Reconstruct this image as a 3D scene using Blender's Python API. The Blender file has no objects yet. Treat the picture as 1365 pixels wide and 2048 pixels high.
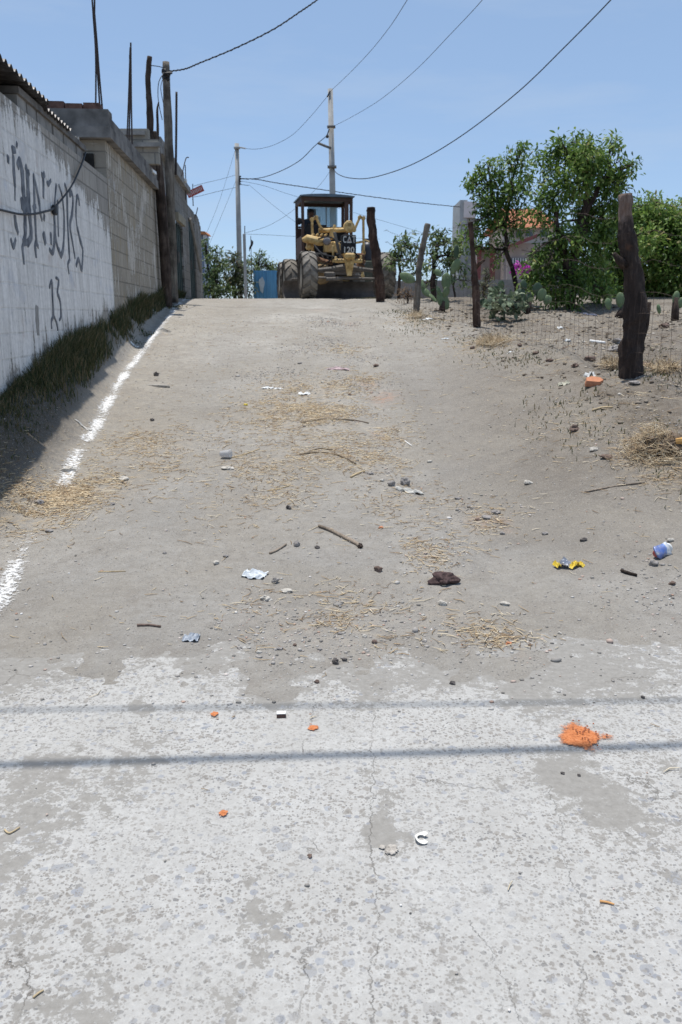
import bpy, math, random
import numpy as np
from mathutils import Vector, Matrix, Quaternion, noise as mnoise
rng = np.random.default_rng(7)
random.seed(7)
SC = bpy.context.scene
COL = SC.collection
# ---------------------------------------------------------------- camera, sky, sun, exposure
CAM_H = 1.45
PITCH = math.atan(394/1653)
cd = bpy.data.cameras.new("camera"); cam = bpy.data.objects.new("camera", cd); COL.objects.link(cam)
cd.sensor_fit = 'VERTICAL'; cd.sensor_height = 22.3; cd.lens = 18.0
cd.clip_start = 0.05; cd.clip_end = 3000
cam.location = (0, 0, CAM_H); cam.rotation_euler = (math.pi/2 - PITCH, 0, 0)
cd.dof.use_dof = True; cd.dof.focus_distance = 3.4; cd.dof.aperture_fstop = 4.5
SC.camera = cam
SUN = Vector((-0.11, 0.08, 1.0)).normalized()
w = bpy.data.worlds.new("World"); SC.world = w; w.use_nodes = True
nt = w.node_tree
sky = nt.nodes.new('ShaderNodeTexSky'); sky.sky_type = 'NISHITA'; sky.sun_disc = False
sky.sun_elevation = math.asin(SUN.z); sky.sun_rotation = math.atan2(SUN.x, SUN.y)
sky.altitude = 2200; sky.air_density = 1.0; sky.dust_density = 1.2; sky.ozone_density = 1.6
bg = nt.nodes['Background']; bg.inputs['Strength'].default_value = 0.15
wtc = nt.nodes.new('ShaderNodeTexCoord'); wmp = nt.nodes.new('ShaderNodeMapping'); wmp.inputs['Scale'].default_value = (1.2, 1.2, 7.0)
wno = nt.nodes.new('ShaderNodeTexNoise'); wno.inputs['Scale'].default_value = 1.7; wno.inputs['Detail'].default_value = 6; wno.inputs['Roughness'].default_value = 0.6
wra = nt.nodes.new('ShaderNodeMapRange'); wra.inputs['From Min'].default_value = 0.48; wra.inputs['From Max'].default_value = 0.75; wra.inputs['To Max'].default_value = 0.30
wm1 = nt.nodes.new('ShaderNodeMix'); wm1.data_type = 'RGBA'; wm1.inputs[0].default_value = 0.66; wm1.inputs[7].default_value = (1.50, 2.18, 3.22, 1)   # summer haze evens out the sky
wm2 = nt.nodes.new('ShaderNodeMix'); wm2.data_type = 'RGBA'; wm2.inputs[7].default_value = (2.9, 3.3, 3.8, 1)   # thin cirrus veils
nt.links.new(wtc.outputs['Generated'], wmp.inputs[0]); nt.links.new(wmp.outputs[0], wno.inputs['Vector']); nt.links.new(wno.outputs[0], wra.inputs[0])
nt.links.new(sky.outputs[0], wm1.inputs[6]); nt.links.new(wm1.outputs[2], wm2.inputs[6]); nt.links.new(wra.outputs[0], wm2.inputs[0]); nt.links.new(wm2.outputs[2], bg.inputs[0])
sl = bpy.data.lights.new("sun", 'SUN'); sun = bpy.data.objects.new("sun", sl); COL.objects.link(sun)
sl.energy = 3.5; sl.angle = math.radians(0.53); sl.color = (1.0, 0.955, 0.89)
sun.rotation_euler = SUN.to_track_quat('Z', 'Y').to_euler(); sun.location = (0, 0, 30)
SC.view_settings.view_transform = 'Standard'; SC.view_settings.look = 'None'
SC.view_settings.exposure = 0.45; SC.view_settings.gamma = 1.0
# ---------------------------------------------------------------- pixel rays of the photograph (for measuring real positions)
F = 1653.0; CP, SP = math.cos(PITCH), math.sin(PITCH)
def ray(u, v):
    xc = (u-682.5)/F; yc = -(v-1024)/F
    return xc, CP + yc*SP, -SP + yc*CP
def P(u, v, Y):
    x, y, z = ray(u, v); k = Y/y
    return Vector((x*k, Y, CAM_H + z*k))
# ---------------------------------------------------------------- numpy noise
_perm = rng.random((8, 256, 256))
def vn(x, y, s=0):
    x = np.asarray(x, float); y = np.asarray(y, float)
    xi = np.floor(x).astype(int); yi = np.floor(y).astype(int)
    fx = x-xi; fy = y-yi; fx = fx*fx*(3-2*fx); fy = fy*fy*(3-2*fy)
    T = _perm[s % 8]; a = T[xi & 255, yi & 255]; b = T[(xi+1) & 255, yi & 255]; c = T[xi & 255, (yi+1) & 255]; d = T[(xi+1) & 255, (yi+1) & 255]
    return (a*(1-fx)+b*fx)*(1-fy)+(c*(1-fx)+d*fx)*fy - 0.5
def fbm(x, y, s=0, o=4):
    t = 0; a = 1.0
    for k in range(o):
        t = t + a*vn(x*2**k+17.3*k, y*2**k-9.1*k, s+k); a *= 0.5
    return t
def sst(t):
    t = np.clip(t, 0, 1); return t*t*(3-2*t)
# ---------------------------------------------------------------- lie of the land
_ry = np.arange(-60, 500, 0.1)
def prof(pts, sm=6):
    a = np.interp(_ry, [p[0] for p in pts], [p[1] for p in pts])
    k = np.exp(-np.linspace(-2, 2, 2*sm+1)**2); k /= k.sum()
    return np.convolve(np.pad(a, sm, mode='edge'), k, mode='valid')
_R = prof([(-60, 0), (3.4, 0), (4.2, .03), (5, .10), (6, .21), (8, .45), (10, .72), (12, 1.0), (14, 1.25), (16, 1.48), (18, 1.68), (20, 1.81), (22, 1.865), (25, 1.85), (40, 1.72), (80, 1.5), (500, 1.0)])
_W = prof([(-60, 0), (2.6, 0), (4, .3), (5, .5), (7, .80), (8.7, .98), (12.3, 1.40), (17.8, 1.80), (21, 1.90), (26, 1.88), (40, 1.72), (80, 1.5), (500, 1.0)])
_RB = prof([(-60, 0), (3.5, 0), (5, .35), (6.5, .9), (7.8, 1), (10, .8), (13, .25), (16, 0), (500, 0)])
def ip(t, Y): return np.interp(Y, _ry, t)
def wallx(Y): return -2.31 - 0.0776*np.asarray(Y, float)
_cy = [-10, 3.0, 4.0, 4.6, 5.6, 7.3, 10.5, 15.7, 19.5, 24, 60]
_cx = [-1.4, -1.5, -1.68, -1.86, -1.92, -2.10, -2.62, -3.16, -3.62, -4.1, -7]
def chalkx(Y): return np.interp(Y, _cy, _cx)
def H0(X, Y):
    X = np.asarray(X, float); Y = np.asarray(Y, float)
    r = ip(_R, Y); wl = ip(_W, Y); cx = chalkx(Y)-0.12; wx = np.minimum(wallx(Y), cx-0.25)
    t = sst((cx-X)/(cx-wx))
    z = r + (wl-r)*t
    z = z + ip(_RB, Y)*(0.43*sst((X-0.9)/1.9) + 0.05*np.clip(X-2.8, 0, 4)) + 0.012*np.clip(X-2.5, 0, 20)*sst((Y-12)/4)*np.exp(-np.clip(Y-30, 0, 400)/30)
    gx = np.interp(Y, [3.4, 4.9, 7.5, 14, 22], [1.1, 0.85, 0.42, 0.15, 0.0])
    z = z - 0.045*np.exp(-((X-gx)/0.16)**2)*sst((Y-3.6)/1.5)*sst((24-Y)/6)
    z = z - 0.022*(np.exp(-((X-1.05+.02*(Y-6))/.30)**2)+np.exp(-((X+.85+.12*(Y-6))/.32)**2))*sst((Y-4)/1.5)*sst((24-Y)/6)
    return z
def H(X, Y):
    X = np.asarray(X, float); Y = np.asarray(Y, float)
    z = H0(X, Y)
    dirt = sst((Y-3.2)/0.8)
    rough = 0.55 + 2.0*sst((X-1.3)/1.0)*sst((Y-5)/3) + 1.0*sst((chalkx(Y)-0.1-X)/0.3)
    z = z + dirt*rough*(0.030*fbm(X*1.5, Y*1.5, 1, 3) + 0.016*fbm(X*6, Y*6, 3, 3) + 0.005*fbm(X*28, Y*28, 5, 2))
    # ragged lip of dirt lying over the concrete, and bare concrete in front of it
    lip = 3.36 + 0.10*fbm(X*1.1, X*0+3.3, 2, 3) + 0.03*np.clip(X, -3, 3)*(X < 0) + 0.12*fbm(X*5, Y*5, 5, 4) + 0.10*fbm(X*16, Y*16, 6, 3)
    for (bx, bl, bw) in LIPS: lip = lip - bl*np.exp(-((X-bx)/bw)**2)
    e = np.clip((Y-lip)/0.5, -1.2, 1.0)
    near = sst((4.6-Y)/0.8)
    z = np.where(Y < 5, z*(1-near) + near*(z*sst((Y-3.3)/1.3) + 0.009*e + 0.016*fbm(X*4, Y*4, 4, 4)*np.exp(-np.abs(e)*1.5) + 0.006*fbm(X*21, Y*21, 7, 2)*np.exp(-np.abs(e)*2)), z)
    z = np.where(Y < 2.2, np.minimum(z, -0.012), z)
    return z
LIPS = [(-0.28, .22, .16), (0.12, .24, .07), (-0.62, .10, .1), (1.25, -.05, .3)]
def G(u, v, fine=True):
    x, y, z = ray(u, v)
    t = np.concatenate([np.arange(1.0, 12, 0.004), np.arange(12, 60, 0.02)])
    f = CAM_H + z/y*t - H0(x/y*t, t)
    i = np.argmax(f < 0) if (f < 0).any() else np.argmin(np.where(t > 12, f/t, 9))
    Y = float(t[i]); X = x/y*Y
    return Vector((X, Y, float(H(X, Y))))
def gz(X, Y): return float(max(H(X, Y), 0.0 if Y < 4 else -9))
# ---------------------------------------------------------------- mesh builder and linking
class MB:
    def __init__(s): s.v = []; s.f = []; s.c = []
    def add(s, vs, fs, tint=None):
        o = len(s.v); s.v += [tuple(p) for p in vs]; s.f += [tuple(i+o for i in f) for f in fs]
        s.c += [0.5 if tint is None else tint]*len(vs); return s
    def box(s, c, size, rot=None, bev=0.0):
        x, y, z = size[0]/2, size[1]/2, size[2]/2; c = Vector(c)
        if bev:
            b = min(bev, x*.9, y*.9, z*.9); vs = []
            for sx in (-1, 1):
                for sy in (-1, 1):
                    for sz in (-1, 1):
                        vs += [Vector((sx*x, sy*(y-b), sz*(z-b))), Vector((sx*(x-b), sy*y, sz*(z-b))), Vector((sx*(x-b), sy*(y-b), sz*z))]
            import itertools
            def ix(sx, sy, sz, k): return (((sx+1)//2*2+(sy+1)//2)*2+(sz+1)//2)*3+k
            fs = []
            for a in (-1, 1):
                fs.append([ix(a, -1, -1, 0), ix(a, 1, -1, 0), ix(a, 1, 1, 0), ix(a, -1, 1, 0)])
                fs.append([ix(-1, a, -1, 1), ix(1, a, -1, 1), ix(1, a, 1, 1), ix(-1, a, 1, 1)])
                fs.append([ix(-1, -1, a, 2), ix(1, -1, a, 2), ix(1, 1, a, 2), ix(-1, 1, a, 2)])
                for b2 in (-1, 1):
                    fs.append([ix(a, b2, -1, 0), ix(a, b2, 1, 0), ix(a, b2, 1, 1), ix(a, b2, -1, 1)])
                    fs.append([ix(a, -1, b2, 0), ix(a, 1, b2, 0), ix(a, 1, b2, 2), ix(a, -1, b2, 2)])
                    fs.append([ix(-1, a, b2, 1), ix(1, a, b2, 1), ix(1, a, b2, 2), ix(-1, a, b2, 2)])
                    for c2 in (-1, 1): fs.append([ix(a, b2, c2, 0), ix(a, b2, c2, 1), ix(a, b2, c2, 2)])
        else:
            vs = [Vector((sx*x, sy*y, sz*z)) for sx in (-1, 1) for sy in (-1, 1) for sz in (-1, 1)]
            fs = [(0, 1, 3, 2), (4, 6, 7, 5), (0, 4, 5, 1), (2, 3, 7, 6), (0, 2, 6, 4), (1, 5, 7, 3)]
        if rot is not None: vs = [rot @ p for p in vs]
        return s.add([c+p for p in vs], fs)
    def tube(s, pts, r, n=8, cap=True, seed=0, rough=0.0, tint=None):
        pts = [Vector(p) for p in pts]; m = len(pts)
        rr = r if hasattr(r, '__len__') else [r]*m
        vs = []; up = Vector((0.13, 0.29, 0.95)); prev = None
        for i, p in enumerate(pts):
            d = (pts[min(i+1, m-1)]-pts[max(i-1, 0)])
            if d.length < 1e-9: d = Vector((0, 0, 1))
            d.normalize()
            if prev is None:
                a = up.cross(d)
                if a.length < 0.1: a = Vector((1, 0, 0)).cross(d)
            else: a = prev - d*prev.dot(d)
            a.normalize(); prev = a; b = d.cross(a)
            for k in range(n):
                t = 2*math.pi*k/n; q = rr[i]
                if rough: q *= 1+rough*mnoise.noise(Vector((math.cos(t)*1.7+seed, math.sin(t)*1.7, i*0.45)))*2
                vs.append(p + (a*math.cos(t)+b*math.sin(t))*q)
        fs = [(i*n+k, i*n+(k+1) % n, (i+1)*n+(k+1) % n, (i+1)*n+k) for i in range(m-1) for k in range(n)]
        if cap: fs += [tuple(range(n-1, -1, -1)), tuple((m-1)*n+k for k in range(n))]
        return s.add(vs, fs, tint)
    def lathe(s, prof, c=(0, 0, 0), n=20, axis='z', rot=None):
        vs = []; c = Vector(c)
        for (r, h) in prof:
            for k in range(n):
                t = 2*math.pi*k/n; p = Vector((r*math.cos(t), r*math.sin(t), h))
                if axis == 'x': p = Vector((p.z, p.x, p.y))
                if axis == 'y': p = Vector((p.x, p.z, p.y))
                if rot is not None: p = rot @ p
                vs.append(c+p)
        m = len(prof); fs = [(i*n+k, i*n+(k+1) % n, (i+1)*n+(k+1) % n, (i+1)*n+k) for i in range(m-1) for k in range(n)]
        if prof[0][0] > 0: fs.append(tuple(range(n-1, -1, -1)))
        if prof[-1][0] > 0: fs.append(tuple((m-1)*n+k for k in range(n)))
        return s.add(vs, fs)
    def blob(s, c, size, seed=0, rough=0.25, sub=2, rot=None, freq=1.3, flat=None):
        vs, fs = ICO[sub]; c = Vector(c); out = []
        for p in vs:
            q = p*(1+rough*2*mnoise.noise(p*freq+Vector((seed*3.7, seed*1.3, 0)))+rough*0.8*mnoise.noise(p*freq*2.7+Vector((0, seed*2.1, 5))))
            if flat is not None and q.z < flat: q.z = flat
            q = Vector((q.x*size[0], q.y*size[1], q.z*size[2]))
            if rot is not None: q = rot @ q
            out.append(c+q)
        return s.add(out, fs)
    def prism(s, poly, d):   # 3-D polygon extruded along vector d
        n = len(poly); poly = [Vector(p) for p in poly]; d = Vector(d)
        return s.add(poly+[p+d for p in poly], [tuple(range(n-1, -1, -1)), tuple(range(n, 2*n))]+[(i, (i+1) % n, n+(i+1) % n, n+i) for i in range(n)])
    def ribbon(s, pts, wd, nrm, th=0.003):  # flat stroke with thickness, on a plane with normal nrm
        nrm = Vector(nrm).normalized(); pts = [Vector(p) for p in pts]; m = len(pts); L = []
        ww = wd if hasattr(wd, '__len__') else [wd]*m
        for i, p in enumerate(pts):
            d = (pts[min(i+1, m-1)]-pts[max(i-1, 0)]).normalized(); a = nrm.cross(d).normalized()*ww[i]/2
            L += [p-a, p+a, p-a+nrm*th, p+a+nrm*th]
        fs = []
        for i in range(m-1):
            o = 4*i; fs += [(o+2, o+3, o+7, o+6), (o, o+4, o+5, o+1), (o, o+2, o+6, o+4), (o+1, o+5, o+7, o+3)]
        fs += [(0, 1, 3, 2), (4*m-4, 4*m-2, 4*m-1, 4*m-3)]
        return s.add(L, fs)
    def grid(s, fn, nu, nv, tint=None):
        vs = [fn(i/(nu-1), j/(nv-1)) for j in range(nv) for i in range(nu)]
        return s.add(vs, [(j*nu+i, j*nu+i+1, (j+1)*nu+i+1, (j+1)*nu+i) for j in range(nv-1) for i in range(nu-1)], tint)
    def xf(s, M, start=0):
        for i in range(start, len(s.v)): s.v[i] = tuple(M @ Vector(s.v[i]))
        return s
def _ico(n):
    import bmesh
    bm = bmesh.new(); bmesh.ops.create_icosphere(bm, subdivisions=n, radius=1.0)
    bm.verts.ensure_lookup_table(); r = ([v.co.copy() for v in bm.verts], [tuple(v.index for v in f.verts) for f in bm.faces]); bm.free(); return r
ICO = {1: _ico(1), 2: _ico(2), 3: _ico(3), 4: _ico(4)}
def mesh(name, vs, fs, smooth=False, tint=None):
    me = bpy.data.meshes.new(name); me.from_pydata(vs, [], fs)
    if tint is not None:
        a = me.attributes.new('tint', 'FLOAT', 'POINT'); a.data.foreach_set('value', np.asarray(tint, np.float32))
    if smooth: me.polygons.foreach_set('use_smooth', np.ones(len(me.polygons), bool))
    me.update(); return me
def tag(o, label=None, cat=None, group=None, kind=None):
    if label: o['label'] = label
    if cat: o['category'] = cat
    if group: o['group'] = group
    if kind: o['kind'] = kind
    return o
def thing(name, label, cat, loc, group=None, rz=0.0):
    o = bpy.data.objects.new(name, None); COL.objects.link(o); o.empty_display_size = 0.2
    o.location = loc; o.rotation_euler = (0, 0, rz); o['_local'] = 1 if rz else 0
    return tag(o, label, cat, group)
def _worldloc(o):
    p = Vector((0, 0, 0))
    while o is not None: p = p + Vector(o.location); o = o.parent
    return p
def part(name, mb, mat, parent, smooth=False, label=None, local=False, kind=None):
    off = Vector((0, 0, 0)) if local else _worldloc(parent)
    vs = mb.v if local else [(x-off.x, y-off.y, z-off.z) for x, y, z in mb.v]
    o = bpy.data.objects.new(name, mesh(name, vs, mb.f, smooth, mb.c)); COL.objects.link(o); o.parent = parent
    o.data.materials.append(mat)
    if label: o['label'] = label
    if kind: o['kind'] = kind
    return o
def solo(name, mb, mat, loc, label, cat, group=None, smooth=False, kind=None):
    loc = Vector(loc); vs = [(x-loc.x, y-loc.y, z-loc.z) for x, y, z in mb.v]
    o = bpy.data.objects.new(name, mesh(name, vs, mb.f, smooth, mb.c)); COL.objects.link(o); o.location = loc
    o.data.materials.append(mat); return tag(o, label, cat, group, kind)
# ---------------------------------------------------------------- material helpers
class M:
    def __init__(s, name, rough=0.9, spec=0.3):
        s.m = bpy.data.materials.new(name); s.m.use_nodes = True; s.t = s.m.node_tree; s.b = s.t.nodes['Principled BSDF']
        s.b.inputs['Roughness'].default_value = rough; s.b.inputs['Specular IOR Level'].default_value = spec
        s._tc = None
    def put(s, sock, v):
        if hasattr(v, 'is_linked') or isinstance(v, bpy.types.NodeSocket): s.t.links.new(v, sock)
        elif v is not None:
            if hasattr(v, '__len__') and len(v) == 3 and len(sock.default_value) == 4: v = (*v, 1)
            sock.default_value = v
    def n(s, typ, ins=None, out=0, **pr):
        nd = s.t.nodes.new(typ)
        for k, v in pr.items(): setattr(nd, k, v)
        for k, v in (ins or {}).items(): s.put(nd.inputs[k], v)
        return nd.outputs[out]
    def co(s, scale=(1, 1, 1), loc=(0, 0, 0), kind='Object'):
        if s._tc is None: s._tc = s.t.nodes.new('ShaderNodeTexCoord')
        return s.n('ShaderNodeMapping', {'Vector': s._tc.outputs[kind], 'Scale': scale, 'Location': loc})
    def wco(s, scale=(1, 1, 1), loc=(0, 0, 0)):
        g = s.n('ShaderNodeNewGeometry'); return s.n('ShaderNodeMapping', {'Vector': g, 'Scale': scale, 'Location': loc})
    def noise(s, v, scale, detail=4, rough=0.55, dist=0.0):
        return s.n('ShaderNodeTexNoise', {'Vector': v, 'Scale': scale, 'Detail': detail, 'Roughness': rough, 'Distortion': dist})
    def vor(s, v, scale, out='Distance', feature='F1', rnd=1.0):
        nd = s.t.nodes.new('ShaderNodeTexVoronoi'); nd.feature = feature
        s.put(nd.inputs['Vector'], v); nd.inputs['Scale'].default_value = scale; nd.inputs['Randomness'].default_value = rnd
        return nd.outputs[out]
    def ramp(s, f, *st):
        nd = s.t.nodes.new('ShaderNodeValToRGB'); e = nd.color_ramp.elements
        while len(e) < len(st): e.new(0.5)
        for i, (p, c) in enumerate(st):
            e[i].position = p
            if not hasattr(c, '__len__'): c = (c, c, c)
            e[i].color = (*c, 1)
        s.put(nd.inputs[0], f); return nd.outputs[0]
    def mx(s, f, a, b, mode='MIX'):
        nd = s.t.nodes.new('ShaderNodeMix'); nd.data_type = 'RGBA'; nd.blend_type = mode
        s.put(nd.inputs[0], f); s.put(nd.inputs[6], a); s.put(nd.inputs[7], b); return nd.outputs[2]
    def ma(s, op, a, b=None, c=None):
        nd = s.t.nodes.new('ShaderNodeMath'); nd.operation = op
        for i, v in enumerate((a, b, c)):
            if v is not None: s.put(nd.inputs[i], v)
        return nd.outputs[0]
    def attr(s, name, out='Fac'):
        nd = s.t.nodes.new('ShaderNodeAttribute'); nd.attribute_name = name; return nd.outputs[out]
    def sep(s, v, i): return s.n('ShaderNodeSeparateXYZ', {0: v}, out=i)
    def bump(s, h, dist=0.01, strength=1.0):
        o = s.n('ShaderNodeBump', {'Height': h, 'Distance': dist, 'Strength': strength}); s.t.links.new(o, s.b.inputs['Normal']); return s
    def col(s, c): s.put(s.b.inputs['Base Color'], c); return s
def simple(name, c, rough=0.85, spec=0.3, var=0.25, scale=8.0, bump=0.0, metal=0.0, c2=None, detail=5):
    m = M(name, rough, spec); f = m.noise(m.co(), scale, detail, 0.6)
    lo = tuple(x*(1-var) for x in c) if c2 is None else c2; hi = tuple(min(1, x*(1+var)) for x in c)
    m.col(m.ramp(f, (0.3, lo), (0.7, hi)))
    if bump: m.bump(f, bump)
    m.b.inputs['Metallic'].default_value = metal
    return m.m
# ================================================================ GROUND
def npmesh(name, V, quads=None, tris=None, tint=None, smooth=False):
    """V (n,k,3); quads/tris index templates into the k vertices of one item"""
    n, k, _ = V.shape; me = bpy.data.meshes.new(name); base = (np.arange(n)*k)[:, None]
    loops = []; starts = []; tot = []; off = 0
    Q = np.zeros((0,), int)
    fl = []; st = []; ct = []
    for T in ([np.array(quads)] if quads is not None else [])+([np.array(tris)] if tris is not None else []):
        for row in T:
            a = (base+row[None, :]).ravel(); fl.append(a); st.append(off+np.arange(n)*len(row)); off += n*len(row); ct.append(np.full(n, len(row)))
    fl = np.concatenate(fl); st = np.concatenate(st); ct = np.concatenate(ct)
    me.vertices.add(n*k); me.vertices.foreach_set('co', V.reshape(-1).astype(np.float32))
    me.loops.add(len(fl)); me.loops.foreach_set('vertex_index', fl.astype(np.int32))
    me.polygons.add(len(st)); me.polygons.foreach_set('loop_start', st.astype(np.int32)); me.polygons.foreach_set('loop_total', ct.astype(np.int32))
    if smooth: me.polygons.foreach_set('use_smooth', np.ones(len(st), bool))
    me.update(calc_edges=True)
    if tint is not None:
        a = me.attributes.new('tint', 'FLOAT', 'POINT'); a.data.foreach_set('value', np.repeat(np.asarray(tint, np.float32), k))
    me.validate(); return me
def gridmesh(name, xs, ys, fn, attrs=None):
    X, Y = np.meshgrid(xs, ys); Z = fn(X, Y); nx, ny = len(xs), len(ys)
    me = bpy.data.meshes.new(name); me.vertices.add(nx*ny)
    me.vertices.foreach_set('co', np.stack([X, Y, Z], -1).reshape(-1).astype(np.float32))
    i = (np.arange(ny-1)[:, None]*nx+np.arange(nx-1)[None, :]).ravel()
    f = np.stack([i, i+1, i+nx+1, i+nx], 1)
    me.loops.add(f.size); me.loops.foreach_set('vertex_index', f.ravel().astype(np.int32))
    me.polygons.add(len(f)); me.polygons.foreach_set('loop_start', (np.arange(len(f))*4).astype(np.int32)); me.polygons.foreach_set('loop_total', np.full(len(f), 4, np.int32))
    me.polygons.foreach_set('use_smooth', np.ones(len(f), bool))
    me.update(calc_edges=True)
    for k, g in (attrs or {}).items():
        a = me.attributes.new(k, 'FLOAT', 'POINT'); a.data.foreach_set('value', np.asarray(g(X, Y), np.float32).ravel())
    return me
def gauss(X, Y, lst):
    t = 0
    for (x, y, sx, sy, a) in lst: t = t + a*np.exp(-((X-x)/sx)**2-((Y-y)/sy)**2)
    return t
def pxblob(lst):
    o = []
    for (u, v, ru, a) in lst:
        p = G(u, v); k = (p-Vector((0, 0, CAM_H))).length/F
        sy = max(0.12, ru*k*1.6) if v < 1250 else ru*k*1.2
        o.append((p.x, p.y, ru*k, sy, a))
    return o
STRAW = pxblob([(60, 1010, 40, 1.2), (120, 992, 40, 1.2), (160, 990, 30, 1.0), (20, 1020, 30, 1.0), (600, 785, 40, .8), (640, 830, 50, .8), (570, 820, 40, .8), (110, 1000, 70, 1.0), (40, 1030, 60, 1.0), (200, 985, 50, .6), (560, 790, 70, .9), (660, 775, 60, .8), (560, 835, 60, .8), (680, 830, 60, .6), (330, 905, 80, .5), (530, 930, 50, .7), (640, 900, 70, .7), (740, 920, 50, .8), (760, 870, 40, .6), (960, 1045, 50, .5), (860, 1110, 40, .6), (820, 1010, 60, .4), (560, 980, 60, .35), (700, 1240, 90, .6), (900, 1230, 50, .5), (1000, 1270, 50, .5), (560, 1240, 70, .3), (480, 1010, 60, .2), (1310, 940, 50, .8), (1180, 840, 70, .3), (980, 690, 50, .5), (850, 640, 40, .4), (300, 880, 60, .4), (250, 960, 60, .4), (730, 760, 30, .5), (690, 700, 30, .4)])
ORANGE = pxblob([(770, 795, 26, .8), (735, 770, 20, .6), (755, 870, 12, .5), (960, 1040, 20, .5), (1010, 1050, 14, .4), (1030, 1310, 14, .4), (700, 650, 20, .3), (640, 620, 20, .3), (290, 690, 20, .2)])
PALE = pxblob([(1150, 1190, 150, .7), (900, 1150, 120, .4), (430, 660, 80, .6), (560, 640, 80, .6), (520, 740, 30, .8), (300, 770, 40, .5), (850, 900, 60, .5), (760, 650, 60, .5), (620, 620, 60, .6), (500, 690, 60, .4), (740, 700, 20, .5)])
xs = np.concatenate([-np.geomspace(3.65, 420, 34)[::-1], np.arange(-3.6, -1.801, 0.03), np.arange(-1.78, 1.781, 0.02), np.arange(1.8, 3.61, 0.03), np.geomspace(3.66, 420, 60)])
ys = np.concatenate([[-60, -30, -12, -4, 0, 1.2, 2.0], np.arange(2.6, 5, 0.02), np.arange(5, 9, 0.035), np.arange(9, 16, 0.07), np.arange(16, 26, 0.16), np.geomspace(26.2, 480, 50)])
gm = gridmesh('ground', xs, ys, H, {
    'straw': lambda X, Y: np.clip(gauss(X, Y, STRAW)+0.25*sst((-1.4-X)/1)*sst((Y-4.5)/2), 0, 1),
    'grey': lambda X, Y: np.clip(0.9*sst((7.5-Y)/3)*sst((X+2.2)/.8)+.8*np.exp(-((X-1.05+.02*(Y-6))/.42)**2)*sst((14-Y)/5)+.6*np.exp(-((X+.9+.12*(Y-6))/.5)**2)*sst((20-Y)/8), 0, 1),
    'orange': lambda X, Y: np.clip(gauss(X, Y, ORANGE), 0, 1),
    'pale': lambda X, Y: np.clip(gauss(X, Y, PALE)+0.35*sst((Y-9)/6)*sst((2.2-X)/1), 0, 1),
    'soil_shade': lambda X, Y: np.clip(sst((chalkx(Y)-.22-X)/.25)*sst((Y-3.6)/1.5), 0, 1),  # left bank mask: dark soil plus painted wall shade
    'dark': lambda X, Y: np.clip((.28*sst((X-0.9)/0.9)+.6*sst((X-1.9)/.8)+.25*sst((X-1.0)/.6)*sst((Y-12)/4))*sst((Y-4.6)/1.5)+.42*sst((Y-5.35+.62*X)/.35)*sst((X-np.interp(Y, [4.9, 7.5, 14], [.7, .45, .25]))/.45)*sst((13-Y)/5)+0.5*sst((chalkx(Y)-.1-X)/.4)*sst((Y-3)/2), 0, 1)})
m = M('dry_earth', 0.95, 0.15); 
p = m.wco()
n1 = m.noise(p, 1.3, 6, 0.6, 0.3); n2 = m.noise(p, 14, 6, 0.65); n3 = m.noise(p, 90, 4, 0.7)
c = m.ramp(n1, (0.30, (.290, .266, .232)), (0.55, (.352, .329, .292)), (0.75, (.396, .372, .333)))
c = m.mx(m.ma('MULTIPLY', m.attr('pale'), m.ramp(m.noise(p, 5, 4), (.3, 0.35), (.6, 1))), c, (.48, .455, .408))
c = m.mx(m.ma('MULTIPLY', m.attr('grey'), .85), c, m.ramp(n1, (.3, (.272, .258, .236)), (.7, (.360, .343, .316))))
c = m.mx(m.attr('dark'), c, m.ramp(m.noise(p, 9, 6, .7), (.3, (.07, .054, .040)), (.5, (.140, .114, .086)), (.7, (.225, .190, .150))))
n4 = m.noise(p, .55, 5, .65, .6)
c = m.mx(m.ramp(n4, (.40, .55), (.56, 0)), c, (.30, .27, .225))
c = m.mx(m.ramp(m.noise(p, 3.3, 7, .75, .4), (.50, 0), (.66, .6)), c, (.235, .212, .185))
c = m.mx(m.ramp(m.noise(p, 42, 5, .75), (.58, 0), (.68, .55)), c, (.17, .15, .13))
c = m.mx(m.attr('soil_shade'), c, m.ramp(n2, (.3, (.035, .029, .022)), (.7, (.08, .068, .052))))  # dark bank soil, darkened further to paint in the wall's shadow
c = m.mx(m.ma('MULTIPLY', m.attr('straw'), m.ramp(n2, (.42, 0.0), (.6, .55))), c, (.42, .335, .225))
c = m.mx(m.ma('MULTIPLY', m.attr('orange'), m.ramp(n2, (.40, 0.0), (.6, .75))), c, (.42, .20, .115))
c = m.mx(m.ramp(n2, (.35, .45), (.65, 0.0)), c, (.21, .19, .165))
c = m.mx(m.ramp(n3, (.54, 0.0), (.70, .5)), c, (.47, .45, .41))
v1 = m.vor(p, 75, 'Distance'); vc = m.sep(m.vor(p, 75, 'Color'), 0)
peb = m.ma('MULTIPLY', m.ramp(v1, (.22, 1), (.34, 0)), m.ma('MULTIPLY', m.ramp(vc, (.78, 0), (.80, 1)), .6))
c = m.mx(peb, c, m.ramp(m.sep(m.vor(p, 75, 'Color'), 1), (.1, (.13, .12, .115)), (.5, (.32, .30, .28)), (.9, (.50, .47, .43))))
m.col(c)
h = m.ma('ADD', m.ma('MULTIPLY', n2, 1.4), m.ma('ADD', m.ma('MULTIPLY', n3, .5), m.ma('MULTIPLY', peb, .4)))
m.bump(h, 0.022, 0.9)
DIRT = m.m
g = bpy.data.objects.new('ground', gm); COL.objects.link(g); g.data.materials.append(DIRT); tag(g, kind='structure')
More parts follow.
